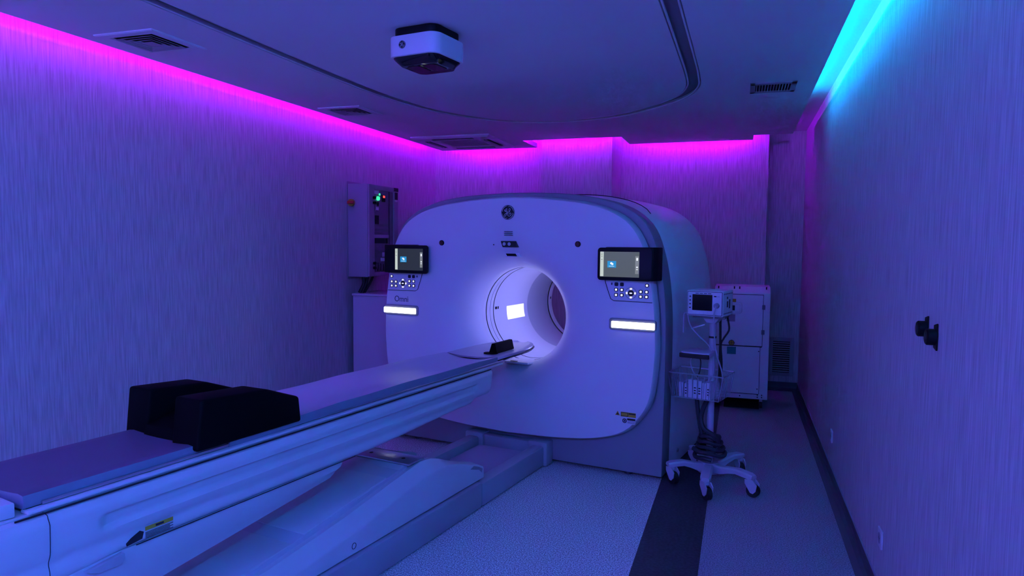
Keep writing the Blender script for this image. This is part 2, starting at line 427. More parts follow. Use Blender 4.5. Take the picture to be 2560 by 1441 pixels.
rings = [circ(BR-.004, Y0+.285), circ(BR-.004, Y0+.262), circ(BR-.001, Y0+.248)]
for s in (.0, .008, .02, .035, .055, .08, .11, .15, .2, .27, .36, .48, .62, .78, .9, .97, 1.0):
    rad = [BR+(R_-BR)*s for R_ in FR]
    rings.append([Vector((math.sin(a)*r, Y0+dish(r), CZ+math.cos(a)*r)) for a, r in zip(ANG, rad)])
rings += [ring([r+.005 for r in FR], Y0+.006), ring([r+.010 for r in FR], Y0+.02), ring([r+.020 for r in FR], Y0+.066), ring([r+.018 for r in FR], Y0+.072)]
cover = obj('front_cover', loft(B(), rings), 'gantry_white', gan, smooth=40)
bm = loft(B(), [ring([r+.016 for r in FR], Y0+.071), ring([r-.01 for r in FR], Y0+.088), ring([r-.06 for r in FR], Y0+.092)])
obj('shadow_gap', bm, 'seam', gan)
fr = [[Vector((v.x*.93, Y0+.093, CZ+(v.z-CZ)*.93)) for v in ring(FR, 0)]]
def lerp_ring(t, gy): return [a_.lerp(b_, t)+Vector((0, gy, 0)) for a_, b_ in zip(ring(FR, 0), aring(1.0, 0))]
bm = loft(B(), fr+[lerp_ring(.25, Y0+.092), aring(.990, Y0+.092), aring(.997, Y0+.096), aring(1.0, Y0+.106), aring(1.0, Y0+.27), aring(.996, Y0+.285), aring(.985, Y0+.292)])
obj('front_frame', bm, 'gantry_grey', gan, smooth=30)
bm = loft(B(), [aring(.975, Y0+.285), aring(.985, Y0+.295), aring(.993, Y0+.31), aring(1.002, Y0+.40), aring(1.012, Y0+.75), aring(1.015, Y0+1.1), aring(1.013, Y0+1.4), aring(1.0, Y0+1.55), aring(.975, Y0+1.63), aring(.94, Y0+1.67), circ(.62, Y0+1.68), circ(.44, Y0+1.675), circ(.39, Y0+1.64), circ(.366, Y0+1.60)])
obj('rear_shell', bm, 'gantry_side', gan, smooth=40)
# seam over the top of the rear shell with two screws
bm = B(); pth = []
for k in range(0, 40):
    a = R(-52+k*104/39.0); r = polar(ARCH, a)*1.013; pth.append((math.sin(a)*r, Y0+.34+.42*(1-abs(a)/R(52))**.6, .03+(CZ+math.cos(a)*polar(ARCH, a)-.03)*1.0125))
tube(bm, pth, .003, 6); obj('shell_seam', bm, 'seam', gan, smooth=True)
# bore
def liner(name, y0, y1, r, m, lab=None):
    b = loft(B(), [circ(r, y0), circ(r, y1)]); o = obj(name, b, m, gan, smooth=True); return o
liner('bore_ring', 4.784, 4.822, BR-.004, 'bore_white')
for yy in (4.822, 4.886, 4.944): liner('bore_groove', yy, yy+.010, BR+.004, 'seam')
liner('bore_ring', 4.832, 4.886, BR-.006, 'bore_white'); liner('bore_ring', 4.896, 4.944, BR-.003, 'bore_white')
liner('bore_liner', 4.954, 5.57, BR-.004, 'bore_white')
liner('bore_groove', 5.57, 5.584, BR+.006, 'seam')
liner('bore_liner', 5.584, 6.02, BR+.004, 'bore_grey')
liner('bore_groove', 6.02, 6.032, BR+.010, 'seam')
liner('bore_ring', 6.032, 6.11, BR-.002, 'bore_white')
def bore_patch(name, a0, a1, y0, y1, r, m, n=14, th=0.0):
    A = [R(a0+(a1-a0)*k/n) for k in range(n+1)]; b = B()
    g = [[Vector((math.sin(a)*r, y, CZ+math.cos(a)*r)) for a in A] for y in (y0, y1)]
    loft(b, g, False); return obj(name, b, m, gan, smooth=True)
bore_patch('glowing_window', 254, 272, 5.18, 5.50, BR-.0048, 'patch_glow')
for y_ in (4.845, 5.30): bore_patch('bore_light', 25, 150, y_, y_+.028, BR-.0075, 'bore_glow', 24)
bm = B()                                   # fine stitched rows at the top of the bore
for i in range(9):
    a = R(-28+i*6.5)
    for j in range(14):
        y = 4.99+j*.04+(.02 if i % 2 else 0); r = BR-.0052
        p = Vector((math.sin(a)*r, y, CZ+math.cos(a)*r)); t_ = Vector((math.cos(a), 0, -math.sin(a)))
        loft(bm, [[p-t_*.001, p+t_*.001], [p-t_*.001+Vector((0, .026, 0)), p+t_*.001+Vector((0, .026, 0))]], False)
o = obj('stitch_rows', bm, 'bore_grey', gan); o['kind'] = 'stuff'
for yy, a in ((4.975, 272), (6.065, 274)):
    for k, aw in ((0, .03), (1, .018)) if yy < 5 else ((0, .02),):
        bore_patch('bore_sensor', a-1.6, a+1.8, yy+k*.042, yy+k*.042+aw, BR-.0055, 'black_plastic', 4)
bm = B(); prism(bm, [(-.10, Y0+.15), (.10, Y0+.15), (.13, Y0+.32), (-.13, Y0+.32)], 'z', .700, .7135, .003); obj('bore_sill', bm, 'bore_white', gan)
bm = B(); prism(bm, rrect(-.06, .0, Y0+.165, Y0+.19, .01), 'z', .712, .7165); obj('sill_slot', bm, 'black_plastic', gan)

# emblem: round black badge, silver ring, script strokes
def emblem(parent, x, y, z, rad, name='emblem', rz=0.0):
    def T(b): return place_flat(b, x, y, z, rz)
    b = B(); cyl(b, (0, 0, 0), (0, 0, -.004), rad, n=40); e = obj(name, T(b), 'black_gloss', parent, smooth=30)
    def stroke(pts, w):
        pp = catmull([((px-492)/131.0*rad, (350-py)/155.0*rad, -.0045) for px, py in pts], 5); b = B(); tube(b, pp, w, 6); return b
    w = rad*.035
    b = B(); tube(b, [(math.cos(2*PI*k/48)*rad*.965, math.sin(2*PI*k/48)*rad*.965, -.0045) for k in range(49)], rad*.018, 6, False); obj('ring', T(b), 'silver', e, smooth=True)
    for q in range(4):
        b = B(); pts = []
        for k in range(15):
            a = R(90*q+8+k*5.4); rr = rad*(.86-.10*max(0, (k-11)/3.0)); pts.append((math.cos(a)*rr, math.sin(a)*rr, -.0045))
        tube(b, pts, lambda t: w*(.5+.9*t*(1.15-t)*2), 6); obj('swoosh', T(b), 'silver', e, smooth=True)
    obj('letter_g', T(stroke([(430, 292), (430, 318), (448, 332), (468, 308), (478, 284), (468, 271), (455, 287), (450, 312), (455, 335), (476, 340), (486, 318), (480, 345), (468, 385), (452, 424), (434, 433), (422, 418), (430, 396), (452, 378), (490, 360)], w)), 'silver', e, smooth=True)
    obj('letter_e', T(stroke([(512, 345), (532, 322), (542, 295), (536, 272), (522, 275), (514, 300), (520, 325), (536, 332), (512, 340), (494, 368), (492, 402), (510, 428), (540, 426), (560, 398), (550, 366), (528, 364), (520, 384), (530, 400)], w)), 'silver', e, smooth=True)
    return e
emblem(gan, 0.0, Y0+.001, 1.840, .054)
for k in range(3):
    bm = B(); box(bm, -.033, .033, Y0+.004, Y0+.02, 1.671+k*.013, 1.675+k*.013); obj('speaker_slot', bm, 'seam', gan)
def skew(x0, x1, z0, z1, k): return [(x0+k, z0), (x1+k, z0), (x1, z1), (x0, z1)]
bm = B(); prism(bm, skew(-.073, .055, 1.585, 1.631, .016), 'y', Y0+.024, Y0+.075, .004); cw = obj('camera_window', bm, 'black_gloss', gan)
for dx in (-.042, .0):
    bm = B(); cyl(bm, (dx, Y0+.0230, 1.609), (dx, Y0+.030, 1.609), .013, n=20); obj('lens', bm, 'silver', cw, smooth=30)
bm = B(); prism(bm, skew(-.070, .055, 1.511, 1.545, .018), 'y', Y0+.072, Y0+.13, .004); ms = obj('laser_slot', bm, 'gantry_white', gan)
bm = B(); prism(bm, skew(-.053, .030, 1.519, 1.538, .012), 'y', Y0+.070, Y0+.074, .002); obj('slot_opening', bm, 'black_plastic', ms)
bm = B(); cyl(bm, (-.135, Y0+.03, 1.603), (-.135, Y0+.05, 1.603), .004, n=10); obj('microphone_hole', bm, 'seam', gan)
for sx in (-.575, .553):
    bm = B(); cyl(bm, (sx, Y0-.004, 1.613), (sx, Y0+.02, 1.613), .0205, n=24); eb = obj('emergency_button', bm, 'black_plastic', gan, smooth=30)
    bm = B(); cyl(bm, (sx, Y0-.009, 1.613), (sx, Y0-.003, 1.613), .0145, .0155, n=24); obj('button_cap', bm, 'red_dark', eb, smooth=30)
# displays
def display(s, dark):
    yb = 4.44
    x0, x1 = (.722, 1.10)
    if s < 0: x0, x1 = -1.06, -.668
    d = B(); prism(d, rrect(x0, x1, 1.372, 1.592, .022), 'y', yb, yb+.022, .004); dp = obj('display_housing', d, 'black_plastic', gan, smooth=30)
    d = B()
    if s > 0: prism(d, [(x1-.03, yb+.004), (1.105, yb+.010), (1.125, yb+.045), (1.132, yb+.14), (.80, yb+.09), (.77, yb+.016)], 'z', 1.374, 1.596, .006)
    else: prism(d, [(x0+.03, yb+.004), (-1.085, yb+.010), (-1.11, yb+.045), (-1.12, yb+.14), (-.80, yb+.09), (-.77, yb+.016)], 'z', 1.374, 1.596, .006)
    obj('display_arm', d, 'black_plastic', dp, smooth=30)
    a, c = (.742, 1.014) if s > 0 else (-.973, -.709)
    z0, z1 = 1.396, 1.565; ys = yb-.0005
    def q(n, xa, xb, za, zb, m, k=1):
        b = B(); box(b, xa, xb, ys-.0004*k, yb+.001, za, zb); return obj(n, b, m, dp)
    w = c-a; h = z1-z0
    q('screen', a, c, z0, z1, 'screen_dark' if dark else 'screen_grey')
    q('screen_sidebar', a, a+w*.09, z0+.003, z1-.001, 'screen_pale', 2)
    q('screen_tools', c-w*.10, c-.003, z0+h*.14, z1-h*.16, 'screen_strip', 2)
    for k, zz in enumerate((.93, .86, .80, .68)): q('sidebar_icon', a+w*.025, a+w*.06, z0+h*zz, z0+h*(zz+.015), 'ink', 3)
    for zz, hh in ((.72, .05), (.66, .07), (.38, .05), (.30, .03)): q('tool_icon', c-w*.075, c-w*.03, z0+h*zz, z0+h*(zz+hh), 'screen_white', 3)
    ix = a+w*.19
    q('screen_tile', ix, ix+w*.225, z0+h*.37, z0+h*.63, 'screen_blue', 2)
    b = B()
    for k in range(2): cyl(b, (ix+w*(.10+.03*k), ys-.0022, z0+h*(.54-.03*k)), (ix+w*(.10+.03*k), ys, z0+h*(.54-.03*k)), w*.028, n=12)
    obj('tile_icon', b, 'screen_white', dp); q('tile_text', ix+w*.04, ix+w*.18, z0+h*.415, z0+h*.43, 'screen_white', 3)
display(1, False); display(-1, True)
# key panels under the displays
def keys(s):
    y = Y0-.002
    out = [(.755, 1.372), (.775, 1.31), (.800, 1.243), (.822, 1.231), (1.09, 1.229)]
    bm = B(); tube(bm, [(s*x, y+.0015, z) for x, z in out], .0022, 6); kp = obj('key_panel_outline', bm, 'seam', gan, smooth=True)
    def dot(x, z, w, h, m, n='key', rr=.003):
        b = B(); prism(b, rrect(s*x-w/2, s*x+w/2, z-h/2, z+h/2, min(rr, w/2.2, h/2.2), 3), 'y', y-.001, y+.004); return obj(n, b, m, kp)
    def key(x, z, w=.012, h=.012):
        k = dot(x, z, .026, .024, 'ink', 'key', .007)
        b = B(); prism(b, rrect(s*x-w/2, s*x+w/2, z-h/2, z+h/2, .003, 3), 'y', y-.0022, y); obj('key_icon', b, 'key_glow', k)
    for x, z in ((.839, 1.344), (.878, 1.344)): dot(x, z, .026, .026, 'ink', 'key', .007)
    for x, z in ((.838, 1.307), (.878, 1.307), (.838, 1.271), (.878, 1.271)): key(x, z, .014, .014)
    for x, z in ((1.010, 1.299), (1.050, 1.299), (1.010, 1.266), (1.050, 1.266), (1.052, 1.342)): key(x, z, .014, .014)
    dot(.806, 1.346, .008, .016, 'omni_ink', 'mark')
    b = B(); tube(b, [(s*.942+math.cos(2*PI*k/32)*.038, y+.001, 1.287+math.sin(2*PI*k/32)*.038) for k in range(33)], .001, 5, False); obj('dial_outline', b, 'seam', kp)
    b = B(); cyl(b, (s*.942, y-.001, 1.287), (s*.942, y+.004, 1.287), .021, n=24); dd = obj('dial', b, 'ink', kp)
    for dx, dz, w, h in ((0, 0, .018, .008), (0, .029, .014, .011), (0, -.029, .014, .011), (.029, 0, .011, .013), (-.029, 0, .011, .013)):
        b = B(); prism(b, rrect(s*.942+dx-w/2, s*.942+dx+w/2, 1.287+dz-h/2, 1.287+dz+h/2, .003, 3), 'y', y-.0025, y); obj('dial_icon', b, 'key_glow', dd)
keys(1); keys(-1)
# light bars
for s in (1, -1):
    bm = B(); x0, x1 = (.792, 1.118) if s > 0 else (-1.118, -.792)
    prism(bm, rrect(x0, x1, 1.032, 1.114, .02), 'y', Y0-.006, Y0+.03, .004); lb = obj('light_bar', bm, 'gantry_grey', gan, smooth=30)
    x0, x1 = (.812, 1.112) if s > 0 else (-1.122, -.812)
    bm = B(); prism(bm, rrect(x0, x1, 1.048, 1.092, .006), 'y', Y0-.016, Y0-.004, .003); obj('light_bar_lens', bm, 'bar_glow', lb, smooth=30)
bm = text_bm('Omni', .066); xform(bm, Matrix.Scale(.9, 4, (1, 0, 0))); place_flat(bm, -.957, Y0-.001, 1.160); obj('lettering', bm, 'omni_ink', gan)
# warning labels low on the cover
def flat(name, x0, x1, z0, z1, y, m, parent, k=0):
    b = B(); box(b, x0, x1, y-.001-.0006*k, y+.004, z0, z1); return obj(name, b, m, parent)
bm = B(); prism(bm, [(.848, .445), (.882, .445), (.865, .475)], 'y', Y0-.001, Y0+.004); obj('warning_triangle', bm, 'yellow', gan)
bm = B(); prism(bm, [(.856, .449), (.874, .449), (.865, .466)], 'y', Y0-.002, Y0+.003); obj('warning_triangle_mark', bm, 'ink', gan)
l1 = flat('warning_label', .888, .994, .440, .472, Y0, 'yellow', gan); flat('label_frame', .888, .940, .443, .470, Y0, 'ink', l1, 1); flat('label_print', .892, .936, .447, .466, Y0, 'yellow', l1, 2); flat('label_print', .944, .992, .459, .468, Y0, 'ink', l1, 1)
l2 = flat('warning_label', .898, .992, .392, .434, Y0, 'label_white', gan); flat('label_frame', .934, .991, .418, .432, Y0, 'ink', l2, 1)
for k in range(3): flat('label_print', .936, .988, .398+k*.006, .400+k*.006, Y0, 'omni_ink', l2, 1)
bm = B(); tube(bm, [(.916+math.cos(2*PI*k/20)*.013, Y0-.0015, .413+math.sin(2*PI*k/20)*.013) for k in range(21)], .003, 5, False); obj('label_ring', bm, 'ink', l2)
flat('label_print', .910, .922, .405, .420, Y0, 'omni_ink', l2, 1)
for x in (-.9, .9):
    for y in (.16, 1.3):
        bm = B(); cyl(bm, (x, Y0+y, 0), (x, Y0+y, .035), .03, n=16); obj('levelling_foot', bm, 'dark_metal', gan, smooth=30)
bm = B(); cyl(bm, (1.160, 4.98, .12), (1.170, 4.98, .12), .014, n=14); obj('side_latch', bm, 'metal', gan, smooth=30)

# ================================================================== PATIENT COUCH
cou = gthing('patient_couch', 'long pale patient couch running diagonally toward the scanner bore', 'couch', 0, 2.4)
# --- body: lofted along its length, with a long grip groove in each flank
def sstep(a, b, t):
    t = max(0, min(1, (t-a)/(b-a))); return t*t*(3-2*t)
HW = .255
def couch_section(gy):
    tip = sstep(3.66, 3.875, gy); end = max(0, (gy-3.80)/.075)
    hw = HW-.03*(end**2 if gy > 3.80 else 0)
    zb = .603+.03*sstep(2.6, 3.6, gy)+.02*sstep(3.60, 3.66, gy)+.07*(end**2.2)
    if gy < 1.42: zb = .603-.02*sstep(1.42, 1.2, gy)
    zt = .800
    pts = []
    def flank(s):
        o = []
        for k in range(25):
            t = k/24.0; z = zb+(zt-zb)*t
            x = hw-.012*(1-t)**2-.012*sstep(.86, 1.0, t)
            if t < .06: x -= .012*(1-t/.06)
            x -= .010*math.exp(-((z-.652)/.020)**2)
            ing = sstep(1.285, 1.33, gy)*(1-sstep(3.615, 3.65, gy))
            g = sstep(.694, .706, z)*(1-sstep(.740, .752, z))
            x -= .019*ing*g
            o.append(Vector((s*x, gy, z)))
        return o
    rf, lf = flank(1), flank(-1)
    return rf+[Vector((hw-.03, gy, zt+.006))]+[Vector((-hw+.03, gy, zt+.006))]+lf[::-1]
st = [.80, .9, 1.0, 1.1, 1.2]+[1.27+.008*k for k in range(10)]+[1.37+.1*k for k in range(22)]+[3.56+.009*k for k in range(14)]+[3.70, 3.75, 3.80, 3.82, 3.84, 3.855, 3.866, 3.873]
obj('couch_body', loft(B(), [couch_section(g) for g in st], True, True, True), 'couch_white', cou, smooth=50)
bm = B()           # end cap seam near the foot end
tube(bm, [v+Vector((.0012, 0, 0)) for v in couch_section(1.145)[:27]], .0012, 5); obj('end_cap_seam', bm, 'seam', cou)
bm = B(); tube(bm, [(HW-.0115, 1.42+.05*k, .6035) for k in range(23)], .002, 5); obj('body_seam', bm, 'seam', cou)
# deck, rails and cradle on top
bm = B(); box(bm, -.222, .222, .82, 3.86, .806, .812, .002); obj('deck', bm, 'couch_white', cou)
for s in (1, -1):
    bm = B(); box(bm, s*.190 if s > 0 else -.232, .232 if s > 0 else -.190, 1.10, 4.02, .812, .824, .004); obj('cradle_rail', bm, 'couch_white', cou, smooth=30)
    bm = B(); x = .236 if s > 0 else -.240; box(bm, x, x+.004, 1.06, 3.84, .806, .811); obj('deck_seam', bm, 'seam', cou)
def cradle_sec(gy, hw, z, dip, th, n=13):
    top = []
    for k in range(n):
        u = -1+2*k/(n-1); top.append(Vector((u*hw, gy, z-dip*(1-u*u))))
    return top+[v+Vector((-v.x*.10, 0, -th)) for v in reversed(top)]
def tipw(gy, hw, y1, L): return hw*math.sqrt(max(.02, 1-max(0, (gy-(y1-L))/L)**2.4))
secs = [cradle_sec(g, .205, .8255, .010, .012) for g in (1.11, 2, 3, 3.9, 3.98)]+[cradle_sec(g, tipw(g, .205, 4.78, .42), .842, .014, .018) for g in (4.2, 4.3, 4.4, 4.5, 4.58, 4.64, 4.69, 4.73, 4.76, 4.775)]
obj('cradle', loft(B(), secs, True, True, True), 'carbon', cou, smooth=40)
for s in (1, -1):
    bm = B(); box(bm, .196 if s > 0 else -.212, .212 if s > 0 else -.196, 1.15, 4.06, .826, .837, .003); obj('cradle_edge', bm, 'metal', cou, smooth=30)
bm = B(); prism(bm, [(-.21, 1.0), (.20, .98), (.215, 1.075), (-.2, 1.10)], 'z', .813, .858, .006); fe = obj('foot_end_cap', bm, 'couch_white', cou, smooth=30)
bm = B(); box(bm, .135, .168, 1.02, 1.065, .858, .8592); obj('arrow_plate', bm, 'label_white', fe)
bm = B(); prism(bm, [(.14, 1.04), (.155, 1.04), (.155, 1.033), (.164, 1.044), (.155, 1.055), (.155, 1.048), (.14, 1.048)], 'z', .859, .8596); obj('arrow_mark', bm, 'ink', fe)
def couch_label(name, gy0, gy1, z0, z1, m, k=0, parent=cou):
    b = B(); x = HW-.0105+.0006*k; prism(b, [(gy0, z0), (gy1, z0), (gy1, z1), (gy0, z1)], 'x', x, x+.001); return obj(name, b, m, parent)
wl = couch_label('warning_strip', 1.452, 1.556, .640, .653, 'yellow'); couch_label('warning_print', 1.49, 1.52, .643, .650, 'ink', 1, wl)
for k in range(5): couch_label('warning_text', 1.452, 1.556-.012*(k % 2), .632-k*.0045, .6338-k*.0045, 'ink', 0)
bm = B(); x = HW-.010; prism(bm, [(1.385, .612), (1.44, .618), (1.446, .640), (1.432, .648), (1.40, .634), (1.383, .622)], 'x', x, x+.0012); obj('hand_pinch_symbol', bm, 'ink', cou)
bm = B(); box(bm, .196, .222, 1.12, 1.24, .8115, .8128); sl = obj('serial_label', bm, 'label_white', cou)
for k in range(3): 
    bm = B(); box(bm, .2+k*.007, .203+k*.007, 1.13, 1.23, .8128, .8132); obj('label_print', bm, 'ink', sl)
bm = B(); box(bm, .18, .235, 3.70, 3.80, .8072, .8128); sl = obj('tip_label', bm, 'label_white', cou)
bm = B(); box(bm, .19, .21, 3.71, 3.77, .8128, .8134); obj('label_print', bm, 'teal', sl)
# lower fairing
def fair_sec(gy):
    t = (2.53-gy)/1.7
    zb = .603-.02*sstep(2.535, 2.50, gy)-.055*sstep(2.52, 2.40, gy)-.125*max(0, (2.40-gy))
    hw = HW-.016
    if gy > 2.38: hw -= .10*((gy-2.38)/.155)**2.2
    hb = hw-.03-.16*min(.4, (.603-zb))
    zm = zb+.62*(.603-zb)
    return [Vector((hw, gy, .602)), Vector((hw+.002, gy, zm)), Vector((hb+.012, gy, zb+.25*(.603-zb))), Vector((hb, gy, zb)), Vector((-hb, gy, zb)), Vector((-hb-.012, gy, zb+.25*(.603-zb))), Vector((-hw-.002, gy, zm)), Vector((-hw, gy, .602))]
obj('lower_fairing', loft(B(), [fair_sec(g) for g in (.85, 1.0, 1.2, 1.4, 1.6, 1.8, 2.0, 2.1, 2.2, 2.3, 2.36, 2.4, 2.43, 2.46, 2.49, 2.51, 2.525, 2.534)], True, True, True), 'couch_white', cou, smooth=50)
bm = B(); prism(bm, [(1.245, .585), (1.37, .600), (1.372, .578), (1.36, .565), (1.28, .568)], 'x', HW-.02, HW+.004, .003); obj('release_lever', bm, 'lever_clear', cou, smooth=30)
# lift arm under the body
def slab(name, p0, p1, x0, x1, th, m, bev=.006):
    (y0, z0), (y1, z1) = p0, p1; d = Vector((y1-y0, z1-z0)).normalized(); nn = Vector((-d.y, d.x))*th
    b = B(); prism(b, [(y0, z0), (y1, z1), (y1-nn.x, z1-nn.y), (y0-nn.x, z0-nn.y)], 'x', x0, x1, bev); return obj(name, b, m, cou, smooth=30)
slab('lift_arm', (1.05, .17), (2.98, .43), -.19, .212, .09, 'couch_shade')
slab('lift_arm_cover', (2.22, .333), (2.80, .412), -.17, .208, .012, 'couch_white', .004)
slab('lift_arm_bar', (2.82, .40), (2.955, .432), -.19, .211, .03, 'couch_white', .006)
slab('lift_arm_foot', (1.40, .255), (2.20, .322), -.18, .210, .02, 'couch_white', .004)
bm = B(); box(bm, -.20, .235, 2.955, 3.10, .428, .440, .003); pl = obj('pivot_plate', bm, 'metal', cou, smooth=30)
for x in (-.07, .15):
    bm = B(); cyl(bm, (x, 3.025, .439), (x, 3.025, .4408), .011, n=16); obj('plate_hole', bm, 'black_plastic', pl)
bm = B(); box(bm, -.17, .2, 2.96, 3.10, .13, .42); obj('pivot_block', bm, 'dark_metal', cou)
# side fairings of the base
def side_fairing(s):
    prof = [(1.0, .168), (3.60, .168), (3.655, .178), (3.66, .235), (3.60, .262), (3.50, .290), (3.38, .330), (3.27, .355), (3.16, .366), (3.05, .362), (2.93, .346), (2.45, .268), (1.98, .212), (1.5, .19), (1.0, .185)]
    top = [(y, z, z+ (0.07*sstep(3.55, 3.05, y) if y > 2 else 0.06)) for y, z in prof[3:]]
    b = B(); rings_ = []
    ys = [1.0, 1.4, 1.8, 1.98, 2.2, 2.45, 2.7, 2.93, 3.0, 3.05, 3.1, 3.16, 3.22, 3.27, 3.33, 3.38, 3.44, 3.50, 3.55, 3.60, 3.63, 3.65, 3.66]
    def zt(y):
        for (a, za), (c, zc_) in zip(prof[3:], prof[4:]):
            if c <= y <= a: return zc_+(za-zc_)*(y-c)/(a-c) if a > c else za
        return prof[-1][1]
    for y in ys:
        z = zt(y); rise = .055*(1-sstep(3.05, 3.40, y))+.008
        o = .292; i = .212
        rings_.append([Vector((s*o, y, .168)), Vector((s*o, y, max(.172, z-.012))), Vector((s*(o-.006), y, max(.175, z))), Vector((s*(i+.028), y, z+rise)), Vector((s*i, y, z+rise)), Vector((s*i, y, .168))])
    loft(b, rings_, True, True, True)
    f = obj('base_fairing', b, 'couch_white', cou, smooth=28)
    b = B(); prism(b, [(3.50, .262), (3.60, .232), (3.635, .205), (3.640, .228), (3.60, .25), (3.54, .272)], 'x', s*.292 if s > 0 else -.2935, .2935 if s > 0 else -.292); obj('fairing_recess', b, 'gantry_grey', f)
    b = B(); tube(b, [(s*.2925, 2.45+math.cos(2*PI*k/20)*.014, .205+math.sin(2*PI*k/20)*.014) for k in range(21)], .0015, 5, False); obj('screw_cap', b, 'seam', f)
side_fairing(1); side_fairing(-1)
# floor rails with ribbed cover
for s in (1, -1):
    def rx(a, c): return (a, c) if s > 0 else (-c, -a)
    x0, x1 = rx(.225, .32)
    bm = B(); box(bm, x0, x1, 1.0, 3.595, 0.004, .160, .012); obj('base_rail', bm, 'rail_grey', cou, smooth=30)
    bm = B(); box(bm, x0+.001, x1-.001, 3.601, 4.50, .004, .150, .014); obj('floor_rail', bm, 'rail_grey', cou, smooth=30)
    x0, x1 = rx(.19, .345)
    bm = B(); box(bm, x0, x1, 4.48, 4.592, .004, .178, .012); obj('rail_socket', bm, 'rail_grey', cou, smooth=30)
bm = B(); box(bm, -.215, .215, 1.2, 4.50, .02, .070); obj('rail_bed', bm, 'dark_metal', cou)
bm = B(); n = 64; prof = []
for k in range(n):
    y = 3.05+1.43*k/n; prof += [(y, .086), (y+.012, .094)]
prof += [(4.49, .071), (3.05, .071)]
prism(bm, prof, 'x', -.212, .212); o = obj('ribbed_cover', bm, 'bellows', cou)
bm = B(); box(bm, -.22, .22, 4.50, 4.585, .06, .165, .01); obj('rail_crossbar', bm, 'rail_grey', cou, smooth=30)

# mattress, head pad, bolsters
def pad_sec(gy, hw, z, dip, th, n=17):
    top = []
    for k in range(n):
        u = -1+2*k/(n-1); top.append(Vector((u*hw, gy, z-dip*(1-abs(u)**2.2)-(.006*max(0, (abs(u)-.86)/.14)**2))))
    return top+[Vector((hw*1.005, gy, z-th*.55)), Vector((hw*.985, gy, z-th))]+[Vector((-hw*.985, gy, z-th)), Vector((-hw*1.005, gy, z-th*.55))]
def pad(bm, ys, f):
    secs = [f(y) for y in ys]; n = len(secs[0]); vs = [[bm.verts.new(p) for p in s] for s in secs]
    for i in range(len(vs)-1):
        for k in range(n):
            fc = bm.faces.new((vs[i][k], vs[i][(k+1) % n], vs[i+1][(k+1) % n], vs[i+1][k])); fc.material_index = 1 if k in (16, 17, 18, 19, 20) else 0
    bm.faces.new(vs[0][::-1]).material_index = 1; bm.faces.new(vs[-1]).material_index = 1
def mz(y): return .872+.010*sstep(2.2, 2.5, y)*(1-sstep(3.3, 3.95, y))
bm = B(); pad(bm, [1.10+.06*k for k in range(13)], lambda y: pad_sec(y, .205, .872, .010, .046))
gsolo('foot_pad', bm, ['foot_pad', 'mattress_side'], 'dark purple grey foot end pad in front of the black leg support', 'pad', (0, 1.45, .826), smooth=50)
bm = B(); pad(bm, [1.826+.06*k for k in range(36)]+[3.98], lambda y: pad_sec(y, .218-.010*sstep(3.4, 3.98, y), mz(y)+.002*math.sin(y*9), .034, .046))
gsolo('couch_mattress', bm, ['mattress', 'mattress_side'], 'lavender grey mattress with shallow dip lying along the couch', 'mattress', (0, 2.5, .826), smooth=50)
bm = B(); pad(bm, [3.986, 4.02, 4.1, 4.2, 4.3, 4.4, 4.48, 4.55, 4.61, 4.66, 4.70, 4.73, 4.75, 4.762], lambda y: pad_sec(y, tipw(y, .205, 4.775, .50), .866, .014, .024))
gsolo('head_pad', bm, ['mattress', 'metal'], 'pale tapered head end pad reaching into the lit bore', 'pad', (0, 4.3, .842), smooth=50)
bm = B(); prism(bm, [(.05, .858), (.115, .858), (.098, .925), (.072, .925)], 'y', 4.14, 4.40, .004)
prism(bm, rrect(.02, .12, 4.10, 4.17, .03), 'z', .8565, .862)
gsolo('head_wedge', bm, 'black_fabric', 'small black foam wedge on the head end pad', 'wedge', (.08, 4.25, .857))
sup = gthing('leg_support', 'big black padded leg support with two side wings on the couch', 'support', 0, 1.93, .848)
def wing(x0, x1, y0, y1):
    pr = [(y0, .846), (y1, .846), (y1-.012, .955), (y1-.19, 1.02), (y0+.02, 1.035)]
    b = B(); prism(b, pr, 'x', x0, x1, .012, 3); return obj('wing', b, 'black_fabric', sup, smooth=40)
wing(.085, .232, 1.67, 2.19); wing(-.232, -.10, 1.70, 2.17)
bm = B(); prism(bm, [(1.69, .846), (2.17, .846), (2.16, .90), (1.80, .93), (1.70, .90)], 'x', -.11, .09, .008); obj('seat_wedge', bm, 'black_fabric', sup, smooth=40)

# ================================================================== CEILING FITTINGS
tc = W(-.0, 0, 0)
px, py = -1.60, 3.40
def cam_unit():
    t = thing('ceiling_camera', 'white ceiling camera box with round emblem and black glossy lens', 'camera', (px, py, ZC), -G, (0, 0, 0))
    b = B(); prism(b, rrect(-.135, .135, -.13, .13, .05), 'z', -.055, 0, .004); obj('neck', b, 'black_plastic', t, smooth=30)
    b = B(); prism(b, rrect(-.155, .155, -.15, .15, .06, 8), 'z', -.150, -.045, .006); obj('shell', b, 'gantry_white', t, smooth=40)
    loops = []
    for k, z in ((.92, -.148), (.90, -.155), (.80, -.172), (.72, -.186)):
        loops.append([Vector((x*k, y*k+(.01 if k < .8 else 0), z)) for x, y in rrect(-.155, .155, -.15, .15, .055, 8)])
    b = B(); loft(b, loops, True, True, True); ln = obj('lens_hood', b, 'black_gloss', t, smooth=40)
    for x in (-.05, .05):
        b = B(); prism(b, rrect(x-.042, x+.042, -.07, .07, .03), 'z', -.1885, -.1855); obj('lens_window', b, 'black_gloss', ln)
    emblem(t, -.05, -.1505, -.095, .020)
cam_unit()
